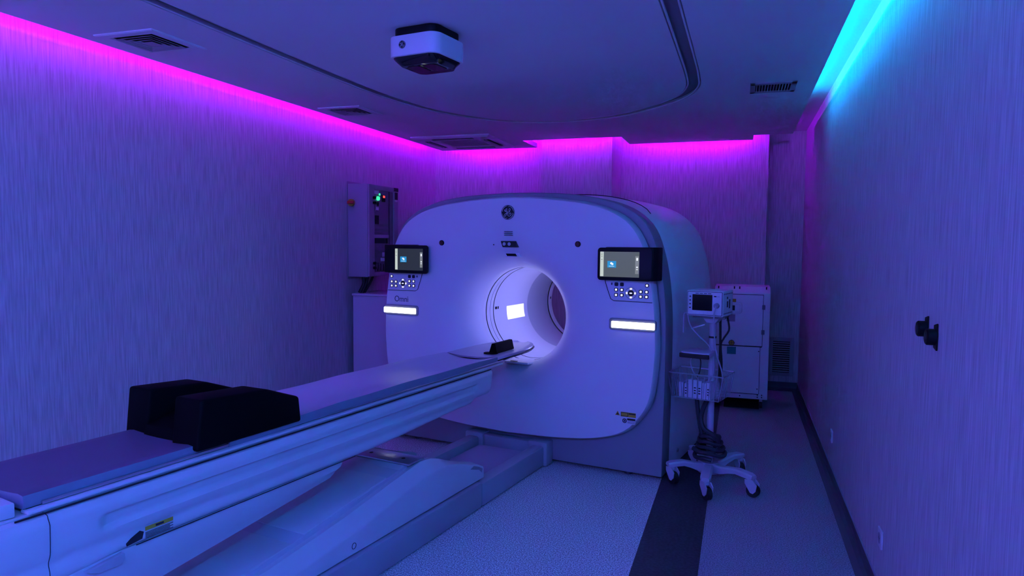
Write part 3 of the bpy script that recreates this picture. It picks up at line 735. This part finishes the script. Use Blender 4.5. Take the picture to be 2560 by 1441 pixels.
def diffuser(label, x, y, s):
    t = thing('ceiling_diffuser', label, 'diffuser', (x, y, ZC), 0, (0, 0, 0), 'square ceiling diffusers')
    def sq(a, z): return [Vector((-a, -a, z)), Vector((a, -a, z)), Vector((a, a, z)), Vector((-a, a, z))]
    b = B(); loft(b, [sq(s*1.40, 0), sq(s*1.40, -.006), sq(s*1.34, -.010), sq(s*1.03, -.010), sq(s*1.0, -.002)]); obj('frame', b, 'ceiling_paint', t)
    b = B(); box(b, -s*1.35, s*1.35, -s*1.35, s*1.35, -.0016, -.0002); obj('duct', b, 'vent_slot', t)
    for k in range(4):
        a = s*(.90-.21*k); b = B()
        if k < 3: loft(b, [sq(a, -.012), sq(a-.006, -.013), sq(a-s*.15, -.003), sq(a-s*.15, -.002)])
        else: loft(b, [sq(a, -.012), sq(a*.4, -.012), sq(.001, -.012)])
        obj('louvre', b, 'grille', t)
diffuser('larger square ceiling diffuser over the near couch end', -3.155, 3.125, .143)
diffuser('smaller square ceiling diffuser toward the back of the room', -3.17, 5.23, .140)
# cassette air conditioner
t = thing('air_conditioner', 'square ceiling cassette air conditioner near the back left corner', 'air conditioner', (-2.90, 7.12, ZC), 0, (0, 0, 0))
A = .44
def fl(a): return [(-a, -a), (a, -a), (a, a), (-a, a)]
bm = B(); loft(bm, [[Vector((x, y, z)) for x, y in fl(a)] for a, z in ((A, 0), (A, -.012), (A-.03, -.026), (.24, -.026), (.225, -.012))], True); obj('panel', bm, 'ceiling_paint', t)
bm = B(); box(bm, -.235, .235, -.235, .235, -.014, -.002); obj('intake_grille', bm, 'channel_paint', t)
for k in range(12):
    bm = B(); y = -.21+k*.038; box(bm, -.225, .225, y, y+.012, -.019, -.013); obj('intake_slat', bm, 'grille', t)
for k in range(4):
    bm = B(); box(bm, -.23, .23, -.365, -.305, -.0285, -.02); xform(bm, Matrix.Rotation(k*PI/2, 4, 'Z')); o = obj('air_slot', bm, 'vent_slot', t)
    bm = B(); box(bm, -.225, .225, -.335, -.322, -.034, -.0285); xform(bm, Matrix.Rotation(k*PI/2, 4, 'Z')); obj('slot_vane', bm, 'grille', o)
# ceiling grille on the right
t = thing('ceiling_grille', 'small rectangular ceiling grille with upright blades beside the cyan cove', 'grille', (.178, 5.24, ZC), 0, (0, 0, 0))
w, d = .150, .155
bm = B()
for a in ((-w, w, -d, -d+.045), (-w, w, d-.045, d), (-w, -w+.035, -d, d), (w-.035, w, -d, d)): box(bm, a[0], a[1], a[2], a[3], -.008, 0, .002)
obj('frame', bm, 'grille', t)
bm = B(); box(bm, -w+.01, w-.01, -d+.01, d-.01, -.0016, -.0004); obj('duct', bm, 'vent_slot', t)
for k in range(12):
    x = -.108+k*.0187; bm = B(); box(bm, x, x+.003, -d+.04, d-.04, -.009, -.001); obj('blade', bm, 'label_white', t)

# ================================================================== LEFT WALL CABINETS
t = thing('electrical_cabinet', 'grey wall mounted electrical cabinet with red switch and green indicator', 'cabinet', (XL, 6.25, 1.27), 0, (0, 0, 0))
ORG[t.name] = Vector((XL, 6.25, 1.27)); xf = -3.418
bm = B(); box(bm, XL+.004, xf-.012, 5.95, 6.55, 1.272, 2.175, .004); obj('enclosure', bm, 'steel_box', t, smooth=30)
bm = B()
for a in ((5.952, 6.055, 1.28, 2.17), (6.46, 6.548, 1.28, 2.17), (6.055, 6.46, 2.125, 2.17), (6.055, 6.46, 1.28, 1.315)): box(bm, xf-.010, xf+.006, a[0], a[1], a[2], a[3], .002)
dr = obj('door', bm, 'steel_box', t)
bm = B(); box(bm, xf-.011, xf-.009, 6.05, 6.465, 1.31, 2.13); obj('inner_panel', bm, 'box_inside', dr)
bm = B(); box(bm, xf-.008, xf-.006, 6.37, 6.38, 1.31, 2.13); obj('inner_seam', bm, 'seam', dr)
def ebit(n, y0, y1, z0, z1, m, dx=.004):
    b = B(); box(b, xf-.010, xf-.008+dx, y0, y1, z0, z1, .001); return obj(n, b, m, dr)
ebit('rating_plate', 6.06, 6.16, 2.085, 2.12, 'label_white'); ebit('indicator', 6.165, 6.19, 2.075, 2.095, 'green_led')
ebit('meter', 6.225, 6.285, 2.015, 2.085, 'black_plastic', .008); ebit('meter_digits', 6.235, 6.275, 2.055, 2.078, 'red_led', .010)
b = B(); cyl(b, (xf-.008, 6.135, 2.043), (xf+.010, 6.135, 2.043), .021, n=18); obj('green_lamp', b, 'green_led', dr, smooth=30)
for y, z in ((6.045, 2.045), (6.045, 1.995), (6.05, 1.995), (6.045, 1.405), (6.045, 1.36)):
    b = B(); cyl(b, (xf, y-.01, z), (xf+.03, y-.01, z), .014, n=12); obj('door_knob', b, 'black_plastic', dr, smooth=30)
ebit('breaker', 6.085, 6.11, 1.975, 2.01, 'black_plastic'); ebit('breaker', 6.13, 6.16, 1.97, 2.01, 'black_plastic'); ebit('breaker_row', 6.09, 6.16, 1.79, 1.875, 'black_plastic')
ebit('shelf_plate', 6.06, 6.365, 1.655, 1.685, 'grille'); ebit('duct_cover', 6.06, 6.29, 1.60, 1.65, 'seam', .001); ebit('lock', 6.30, 6.34, 1.60, 1.65, 'black_plastic')
ebit('tag_plate', 6.235, 6.32, 1.465, 1.51, 'label_white'); ebit('tag_plate', 6.20, 6.36, 1.42, 1.455, 'label_white'); ebit('name_plate', 6.455, 6.545, 2.135, 2.172, 'ink', .018); ebit('name_plate', 6.47, 6.53, 2.05, 2.125, 'ink', .018); ebit('name_plate', 6.475, 6.525, 2.03, 2.05, 'label_white', .018)
for k in range(5):
    b = B(); tube(b, catmull([(xf-.004, 6.08+k*.055, 1.42-.01*k), (xf-.003, 6.09+k*.052, 1.37), (xf-.004, 6.07+k*.06, 1.325)], 5), .004, 6); obj('inner_cable', b, 'seam', dr)
b = B(); tube(b, catmull([(xf+.028, 6.035, 1.985), (xf+.026, 6.045, 1.95), (xf+.02, 6.04, 1.91)], 5), .003, 6); k_ = obj('key_ring', b, 'metal', dr)
b = B(); box(b, xf+.018, xf+.022, 6.06, 6.11, 1.925, 1.955); obj('key_tag', b, 'label_white', k_)
b = B(); cyl(b, (-3.60, 5.95, 1.993), (-3.60, 5.925, 1.993), .034, n=24); sw = obj('main_switch', b, 'yellow', t, smooth=30)
b = B(); box(b, -3.625, -3.555, 5.898, 5.926, 1.978, 2.008, .006); obj('switch_handle', b, 'red_button', sw, smooth=30)
b = B(); box(b, XL+.002, XL+.006, 5.935, 6.56, 1.25, 2.20); obj('back_plate', b, 'steel_box', t)
for k, (y, x) in enumerate(((6.02, -3.52), (6.07, -3.50), (6.16, -3.49))):
    b = B(); tube(b, catmull([(x, y, 1.275), (x+.005*k, y+.01-.05*k, 1.20), (x-.03, 6.0+.02*k, 1.112)], 6), .018-.003*k, 8)
    gb = solo('cable_conduit', b, 'dark_rubber', ['thick dark cable dropping from the electrical cabinet, nearest the wall', 'dark cable dropping from the electrical cabinet, middle of three', 'thin dark cable slanting down from the electrical cabinet, rightmost'][k], 'cable', (x-.03, 6.0+.02*k, 1.11), group='cables under the electrical cabinet', smooth=True)
t = thing('low_cabinet', 'plain low cabinet standing under the electrical cabinet', 'cabinet', (-3.33, 6.2, 0), 0, (-3.33, 6.2, 0))
bm = B(); box(bm, -3.598, -3.06, 5.955, 6.45, 0, 1.085, .004); obj('body', bm, 'cabinet_low', t, smooth=30)
bm = B(); box(bm, -3.605, -3.05, 5.945, 6.46, 1.088, 1.110, .003); obj('top_panel', bm, 'cabinet_low', t, smooth=30)
bm = B(); box(bm, -3.592, -3.068, 5.948, 5.956, .06, 1.072, .002); obj('front_panel', bm, 'cabinet_low', t)

# ================================================================== BACK RIGHT
t = thing('equipment_cabinet', 'white equipment cabinet on castors with teal and yellow stickers', 'cabinet', (.03, 7.42, 0), 0, (.03, 7.42, 0))
cx0, cx1, yf = -.235, .288, 7.185
bm = B(); prism(bm, [(yf, .095), (yf, 1.145), (yf+.075, 1.205), (7.66, 1.205), (7.66, .095)], 'x', cx0, cx1, .005); obj('body', bm, 'cabinet_white', t, smooth=30)
bm = B(); box(bm, cx0+.02, .222, yf-.008, yf+.001, .625, 1.128, .003); ud = obj('upper_door', bm, 'cabinet_white', t)
bm = B(); box(bm, cx0+.02, .205, yf-.008, yf+.001, .150, .615, .003); obj('lower_panel', bm, 'cabinet_white', t)
bm = B(); box(bm, cx0+.02, .222, yf-.0015, yf-.0005, .613, .627); box(bm, .222, .226, yf-.0015, yf-.0005, .62, 1.128); box(bm, .205, .209, yf-.0015, yf-.0005, .15, .615); box(bm, cx0+.02, .205, yf-.0015, yf-.0005, .144, .150); box(bm, cx0+.02, .226, yf-.0015, yf-.0005, 1.128, 1.133); obj('door_gap', bm, 'seam', t)
for z in (1.01, .765):
    bm = B(); box(bm, .214, .242, yf-.020, yf-.006, z-.022, z+.022, .003); obj('hinge', bm, 'dark_metal', ud)
bm = B(); tube(bm, catmull([(-.055, yf-.006, .955), (-.055, yf-.045, .955), (.01, yf-.05, .955), (.018, yf-.05, 1.0), (.01, yf-.05, 1.045), (-.055, yf-.045, 1.045), (-.055, yf-.006, 1.045)], 5), .010, 8); obj('handle', bm, 'cabinet_white', ud, smooth=True)
def cs(n, x0, x1, z0, z1, m, k=1):
    b = B(); box(b, x0, x1, yf-.0085-.0006*k, yf-.007, z0, z1); return obj(n, b, m, t)
cs('yellow_sticker', -.085, -.03, 1.045, 1.085, 'yellow'); cs('data_plate', -.115, -.035, .86, .93, 'label_grey'); cs('teal_sticker', -.103, -.018, .535, .608, 'teal')
cs('display_window', -.075, -.04, .97, 1.02, 'ink')
b = B(); cyl(b, (-.062, yf-.010, .648), (-.062, yf-.007, .648), .026, n=24); ys = obj('yellow_target', b, 'yellow', t)
for a in ((-.094, -.030, .6465, .6495), (-.0635, -.0605, .616, .680)):
    b = B(); box(b, a[0], a[1], yf-.011, yf-.0095, a[2], a[3]); obj('target_cross', b, 'ink', ys)
b = B(); tube(b, [(-.062+math.cos(2*PI*k/24)*.026, yf-.0102, .648+math.sin(2*PI*k/24)*.026) for k in range(25)], .0022, 5, False); obj('target_ring', b, 'ink', ys)
for x, z in ((.195, .575), (.19, .20), (.195, .118), (.235, .118), (.195, .14), (.235, .14), (.03, .122)):
    b = B(); cyl(b, (x, yf-.010, z), (x, yf-.0, z), .0055, n=10); obj('screw', b, 'ink', t)
for x, y in ((-.05, yf+.05), (.0, yf+.05), (.25, yf+.05), (.25, 7.6), (-.2, yf+.05)):
    b = B(); cyl(b, (x, y, 1.17), (x, y+.0, 1.206), .006, n=10); obj('top_screw', b, 'ink', t)
for x in (-.18, .23):
    for y in (yf+.06, 7.60):
        b = B(); box(b, x-.014, x+.014, y-.02, y+.02, .055, .097); c_ = obj('castor', b, 'metal', t)
        b = B(); cyl(b, (x-.012, y, .036), (x+.012, y, .036), .036, n=18); obj('castor_wheel', b, 'dark_rubber', c_, smooth=30)
bm = B(); box(bm, -.12, .215, 7.17, 7.62, .0006, .006, .002)
solo('floor_mat', bm, 'dark_rubber', 'dark mat on the floor beneath the white equipment cabinet', 'mat', (.05, 7.4, .0006))
t = thing('wall_grille', 'louvred air grille low on the back wall in the right corner', 'grille', (.455, YB, .2), 0, (0, 0, 0)); ORG[t.name] = Vector((.455, YB, .2))
bm = B()
for a in ((.335, .372, .16, .59), (.548, .59, .16, .59), (.372, .548, .16, .20), (.372, .548, .548, .59)): box(bm, a[0], a[1], YB-.014, YB-.0005, a[2], a[3], .002)
obj('frame', bm, 'grille', t)
bm = B(); box(bm, .36, .56, YB-.003, YB-.0008, .19, .56); obj('duct', bm, 'vent_slot', t)
for k in range(14):
    z = .208+k*.0245; bm = B(); prism(bm, [(YB-.012, z), (YB-.004, z+.012), (YB-.003, z+.012), (YB-.010, z)], 'x', .372, .548); obj('louvre', bm, 'yellow' if False else 'grille', t)

# ================================================================== RIGHT WALL
def socket(label, y, z, s):
    t = thing('wall_socket', label, 'socket', (XR, y, z), 0, (0, 0, 0), 'sockets on the right wall')
    b = B(); prism(b, rrect(-s/2, s/2, -s/2, s/2, .008), 'x', -.010, -.0004, .003); obj('plate', b, 'socket_white', t, smooth=30)
    b = B(); cyl(b, (-.0105, 0, 0), (-.006, 0, 0), s*.30, n=24); w_ = obj('well', b, 'label_grey', t, smooth=30)
    for dy in (-.009, .009):
        b = B(); cyl(b, (-.0112, dy, 0), (-.009, dy, 0), .003, n=8); obj('pin_hole', b, 'ink', w_)
socket('white wall socket above the skirting, nearer to the viewer', 3.42, .305, .085)
socket('white wall socket above the skirting, farther along the right wall', 5.20, .300, .085)
def hook(label, y, z):
    t = thing('wall_hook', label, 'hook', (XR, y, z), 0, (0, 0, 0), 'black wall hooks')
    b = B(); prism(b, [(-.020, -.045), (.018, -.038), (.020, .040), (-.018, .048)], 'x', -.006, -.0004, .002); obj('back_plate', b, 'black_plastic', t)
    b = B(); cyl(b, (-.005, 0, 0), (-.030, 0, 0), .028, n=28); cyl(b, (-.030, 0, 0), (-.034, 0, 0), .028, .024, n=28); kb = obj('knob', b, 'black_plastic', t, smooth=30)
    b = B(); cyl(b, (-.0335, 0, 0), (-.036, 0, 0), .015, .013, n=24); obj('knob_centre', b, 'dark_rubber', kb, smooth=30)
hook('black round wall hook farther from the viewer on the right wall', 2.80, 1.326)
hook('black round wall hook nearer to the viewer on the right wall', 2.675, 1.312)

# ================================================================== MONITOR CART
CX, CY, CR = -.165, 4.88, R(-15)
ct = thing('monitor_cart', 'wheeled stand with five feet carrying a patient monitor and wire basket', 'cart', (CX, CY, 0), CR, (0, 0, 0))
cinv = Matrix.Rotation(-CR, 3, 'Z')
def C(x, y, z): v = cinv @ Vector((x-CX, y-CY, 0)); return Vector((v.x, v.y, z))
feet = [(-.405, 4.735), (-.172, 4.505), (.100, 4.65), (.03, 5.10), (-.29, 5.17)]
for fx, fy in feet:
    p = C(fx, fy, 0); d = Vector((p.x, p.y, 0)).normalized(); s = Vector((-d.y, d.x, 0)); L = Vector((p.x, p.y, 0)).length
    b = B(); rg = []
    for t_, w_, z0, z1 in ((.02, .030, .07, .125), (.35*L, .030, .080, .130), (.55*L, .032, .105, .142), (.72*L, .033, .120, .152), (L, .033, .118, .148), (L+.03, .024, .120, .142)):
        q = d*t_; rg.append([q-s*w_+Vector((0, 0, z0)), q+s*w_+Vector((0, 0, z0)), q+s*w_+Vector((0, 0, z1-.01)), q+s*w_*.7+Vector((0, 0, z1)), q-s*w_*.7+Vector((0, 0, z1)), q-s*w_+Vector((0, 0, z1-.01))])
    loft(b, rg, True, True, True); lg = obj('leg', b, 'cart_plastic', ct, smooth=35)
    a = random.uniform(-.9, .2); wd = Vector((math.cos(a), math.sin(a), 0)); ws = Vector((-wd.y, wd.x, 0)); o = d*L
    b = B(); cyl(b, o+Vector((0, 0, .095)), o+Vector((0, 0, .12)), .026, n=16)
    for sg_ in (-1, 1):
        pr = [(-.026, .112), (.028, .112), (.055, .085), (.048, .045), (.03, .026), (.012, .030), (-.026, .085)]
        loft(b, [[o+wd*x+ws*(sg_*yy)+Vector((0, 0, z)) for x, z in pr] for yy in (.019, .026)], True, True, True)
    cs_ = obj('castor', b, 'cart_plastic', lg, smooth=30)
    b = B(); cyl(b, o+wd*.022-ws*.017+Vector((0, 0, .041)), o+wd*.022+ws*.017+Vector((0, 0, .041)), .041, n=24); obj('wheel', b, 'dark_rubber', cs_, smooth=30)
b = B(); cyl(b, (0, 0, .06), (0, 0, .13), .075, .06, n=24); obj('hub', b, 'cart_plastic', ct, smooth=30)
b = B(); cyl(b, (0, 0, .12), (0, 0, 1.13), .0235, n=20); obj('pole', b, 'cart_plastic', ct, smooth=30)
b = B(); cyl(b, (0, 0, .985), (0, 0, .998), .0255, n=20); obj('pole_band', b, 'dark_rubber', ct, smooth=30)
b = B(); prism(b, [(-.11, -.10), (.11, -.10), (.08, .10), (-.08, .10)], 'z', 1.128, 1.142, .003); obj('top_plate', b, 'dark_metal', ct)
b = B(); prism(b, [(-.06, 1.128), (.06, 1.128), (.03, 1.09), (-.03, 1.09)], 'y', -.05, .05, .004); obj('top_bracket', b, 'cart_plastic', ct)
b = B(); prism(b, rrect(-.165, .03, -.18, .02, .04), 'z', .872, .902, .006); tr = obj('tray', b, 'cart_plastic', ct, smooth=30)
b = B(); prism(b, rrect(-.168, .033, -.1845, -.165, .009), 'z', .862, .892, .004); obj('tray_handle', b, 'dark_rubber', tr, smooth=30)
b = B(); tube(b, [(-.05, -.02, 1.075), (-.13, -.06, 1.045)], .005, 6); obj('side_arm', b, 'label_white', ct)
# basket of wires
bx0, bx1, by0, by1, bz0, bz1 = -.235, .085, -.12, .14, .575, .742
b = B(); tube(b, [(bx0-.03, by0, bz1), (bx1+.03, by0, bz1), (bx1+.03, by1, bz1), (bx0-.03, by1, bz1), (bx0-.03, by0, bz1)], .005, 6); bk = obj('basket_rim', b, 'wire', ct, smooth=30)
b = B(); tube(b, [(bx0, by0+.01, bz0), (bx1, by0+.01, bz0), (bx1, by1-.01, bz0), (bx0, by1-.01, bz0), (bx0, by0+.01, bz0)], .003, 6); obj('basket_base', b, 'wire', bk)
for k in range(10):
    f = k/9.0
    for side in (0, 1):
        ya, yb_ = (by0, by0+.01) if side == 0 else (by1, by1-.01)
        b = B(); tube(b, [(bx0-.03+(bx1-bx0+.06)*f, ya, bz1), (bx0+(bx1-bx0)*f, yb_, bz0)], .0024, 5); obj('basket_wire', b, 'wire', bk)
    if k < 7:
        for xa, xb in ((bx0-.03, bx0), (bx1+.03, bx1)):
            y = by0+(by1-by0)*k/6.0; b = B(); tube(b, [(xa, y, bz1), (xb, y, bz0)], .0024, 5); obj('basket_wire', b, 'wire', bk)
        b = B(); x = bx0+(bx1-bx0)*k/6.0; tube(b, [(x, by0+.01, bz0), (x, by1-.01, bz0)], .0024, 5); obj('basket_wire', b, 'wire', bk)
Rz = Matrix.Rotation(CR, 3, 'Z')
def cw_(x, y, z): v = Rz @ Vector((x, y, 0)); return Vector((CX+v.x, CY+v.y, z))
# monitor
mo = thing('patient_monitor', 'boxy grey patient monitor with dark screen on top of the wheeled stand', 'monitor', cw_(-.02, -.02, 1.1425), CR, (0, 0, 0))
mw, mh = .121, .170
bm = B(); box(bm, -mw, mw, -.11, .12, .0, mh, .006); obj('case', bm, 'monitor_shell', mo, smooth=30)
bm = B(); prism(bm, rrect(-mw+.006, mw-.004, .008, mh-.006, .004), 'y', -.1125, -.109); obj('bezel_line', bm, 'ink', mo)
bm = B(); prism(bm, rrect(-mw+.009, mw-.007, .011, mh-.009, .003), 'y', -.1145, -.110); bz = obj('front_panel', bm, 'monitor_shell', mo)
bm = B(); prism(bm, rrect(-.082, .052, .038, .144, .003), 'y', -.1155, -.113); obj('screen', bm, 'monitor_glass', mo)
bm = B(); cyl(bm, (.083, -.115, .075), (.083, -.138, .075), .018, .016, n=20); obj('dial', bm, 'label_grey', mo, smooth=30)
for k in range(5):
    b = B(); box(b, -.078+k*.026, -.060+k*.026, -.1155, -.113, .020, .029, .002); obj('soft_key', b, 'label_white', bz)
for k in range(4):
    b = B(); box(b, -.103, -.092, -.1152, -.113, .05+k*.025, .058+k*.025); obj('front_mark', b, 'ink', bz)
for k in range(4):
    b = B(); box(b, -.062+k*.028, -.04+k*.028, -.1152, -.1135, .1495, .1535); obj('title_print', b, 'ink', bz)
b = B(); box(b, .062, .078, -.1152, -.1135, .131, .139); obj('logo_print', b, 'ink', bz); b = B(); box(b, .08, .1, -.1152, -.1135, .133, .136); obj('logo_print', b, 'label_grey', bz)
for k in range(8):
    for z in (.016, .146):
        b = B(); box(b, mw-.0005, mw+.0008, -.09+k*.026, -.08+k*.026, z, z+.008); obj('side_vent', b, 'ink', mo)
for k, (y0_, y1_, z0_, z1_) in enumerate(((-.02, .0, .06, .10), (.03, .05, .05, .11), (-.02, -.005, .115, .13))):
    b = B(); box(b, mw-.0005, mw+.002, y0_, y1_, z0_, z1_); obj('side_port', b, 'ink', mo)
for x in (-.08, .08):
    b = B(); cyl(b, (x, -.07, -.0005), (x, -.07, .004), .012, n=12); obj('foot', b, 'dark_rubber', mo)
# cables and hoses
def cable(label, pts, r, m, cat='cable', group='monitor cables', name='cable'):
    pp = catmull([cw_(*p) for p in pts], 8); b = B(); tube(b, pp, r, 8)
    lo = min(pp, key=lambda v: v.z)
    return solo(name, b, m, label, cat, (lo.x, lo.y, lo.z), group=group, smooth=True)
cable('pale cable hanging from the monitor dial into the basket', [(.063, -.155, 1.215), (.055, -.165, 1.16), (.05, -.13, 1.03), (.055, -.09, .90), (.09, -.06, .75), (.075, -.03, .62)], .0045, 'cable_pale')
cable('pale cable curling from the left side of the monitor down past the pole', [(-.145, -.06, 1.21), (-.155, -.07, 1.16), (-.13, -.08, 1.07), (-.07, -.075, 1.0), (.0, -.06, .93), (.03, -.06, .83), (.02, -.04, .74), (-.03, -.03, .66)], .0045, 'cable_pale')
cable('dark power cable looping from the right rear of the monitor', [(.075, .06, 1.139), (.088, .05, 1.10), (.095, .045, 1.04), (.06, .05, .98), (.04, .06, .93), (.045, .075, .80), (.042, .078, .62)], .006, 'dark_rubber')
cable('dark cable running straight down behind the pole', [(.035, .045, 1.13), (.037, .05, 1.0), (.038, .052, .8), (.035, .05, .63)], .008, 'dark_rubber')
cable('thin black cable loop under the grey tray', [(-.06, -.1, .868), (-.045, -.1, .83), (-.055, -.09, .76), (-.085, -.06, .69)], .004, 'dark_rubber')
cable('thin pale cable loop under the grey tray', [(-.10, -.1, .868), (-.115, -.1, .82), (-.10, -.09, .76), (-.06, -.07, .69)], .004, 'cable_pale')
cable('thin pale rod hanging at the left of the monitor', [(-.15, -.10, 1.155), (-.165, -.11, 1.148), (-.168, -.11, 1.10), (-.168, -.11, 1.02)], .0035, 'cable_pale', 'rod', 'monitor cables', 'hanging_rod')
# coiled hose
pts = []
pts += [(-.09, -.03, .57), (-.075, -.04, .48), (-.06, -.045, .40), (-.04, -.055, .33)]
cz = .30
for k in range(0, 52):
    a = R(200+k*30); lay = k/52.0; rr = .058+.05*lay; pts.append((math.cos(a)*rr+.010*lay, math.sin(a)*rr*.95-.01, .32-.155*lay+.008*math.sin(a*1.1+k)))
hose = catmull([cw_(*p) for p in pts], 4); b = B(); tube(b, hose, .0145, 10)
lo = min(hose, key=lambda v: v.z)
solo('breathing_hose', b, 'hose_grey', 'thick dark hose coiled round the foot of the monitor stand', 'hose', (lo.x, lo.y, .15), group='hoses of the stand', smooth=True)
pts = [(-.01, -.05, .565), (-.035, -.055, .50), (-.045, -.06, .43), (-.02, -.07, .37), (.045, -.06, .33), (.068, -.03, .27), (.055, -.075, .225), (-.02, -.105, .215), (-.09, -.075, .225)]
hose = catmull([cw_(*p) for p in pts], 6); b = B(); tube(b, hose, .0155, 10); lo = min(hose, key=lambda v: v.z)
solo('breathing_hose', b, 'hose_grey', 'second dark hose dropping beside the pole onto the coil', 'hose', (lo.x, lo.y, lo.z), group='hoses of the stand', smooth=True)
# boxes in the basket
for k in range(7):
    w_ = (.030, .022, .030, .028, .028, .026, .027)[k]; x = -.175+sum((.033, .03, .033, .031, .031, .029, .03)[:k]); h = (.10, .095, .125, .125, .122, .11, .115)[k]
    p = cw_(x, -.07, bz0+.003)
    t = thing('supply_carton', ['narrow pale carton at the left end of the wire basket', 'thin white carton second from the left in the wire basket', 'tall white carton third from the left in the wire basket', 'printed white carton in the middle of the wire basket', 'printed white carton just right of the middle of the wire basket', 'plain white carton sixth from the left in the wire basket', 'white carton at the right end of the row in the wire basket'][k], 'carton', p, CR, (0, 0, 0), 'cartons in the wire basket')
    b = B(); box(b, -w_/2, w_/2, -.035, .10, 0, h, .002); obj('carton', b, 'paper_box', t)
    b = B()
    for j in range(3): box(b, -w_*.25, w_*.25, -.0358, -.034, h*.25+j*.018, h*.25+.008+j*.018)
    if k in (1, 3, 4, 6): obj('print', b, 'ink', t)
    else: b.free()
b = B()
for k in range(3):
    rg = []
    for z, s in ((.0, 1.0), (.06, 1.08), (.10, .8), (.13, .35)):
        rg.append([Vector((math.cos(a)*.035*s*(1+.2*math.sin(3*a+k)), math.sin(a)*.05*s, z)) for a in [2*PI*i/14 for i in range(14)]])
    t_ = B(); loft(t_, rg, True, True, True); p = ((-.21, -.02), (.045, .03), (.045, -.06))[k]
    solo('plastic_pouch', t_, 'clear_plastic', ['crumpled clear pouch at the left end of the wire basket', 'crumpled clear pouch at the back right of the wire basket', 'crumpled clear pouch at the front right of the wire basket'][k], 'pouch', cw_(p[0], p[1], bz0+.004), CR, (0, 0, 0), group='clear pouches in the wire basket', smooth=True)
b.free()
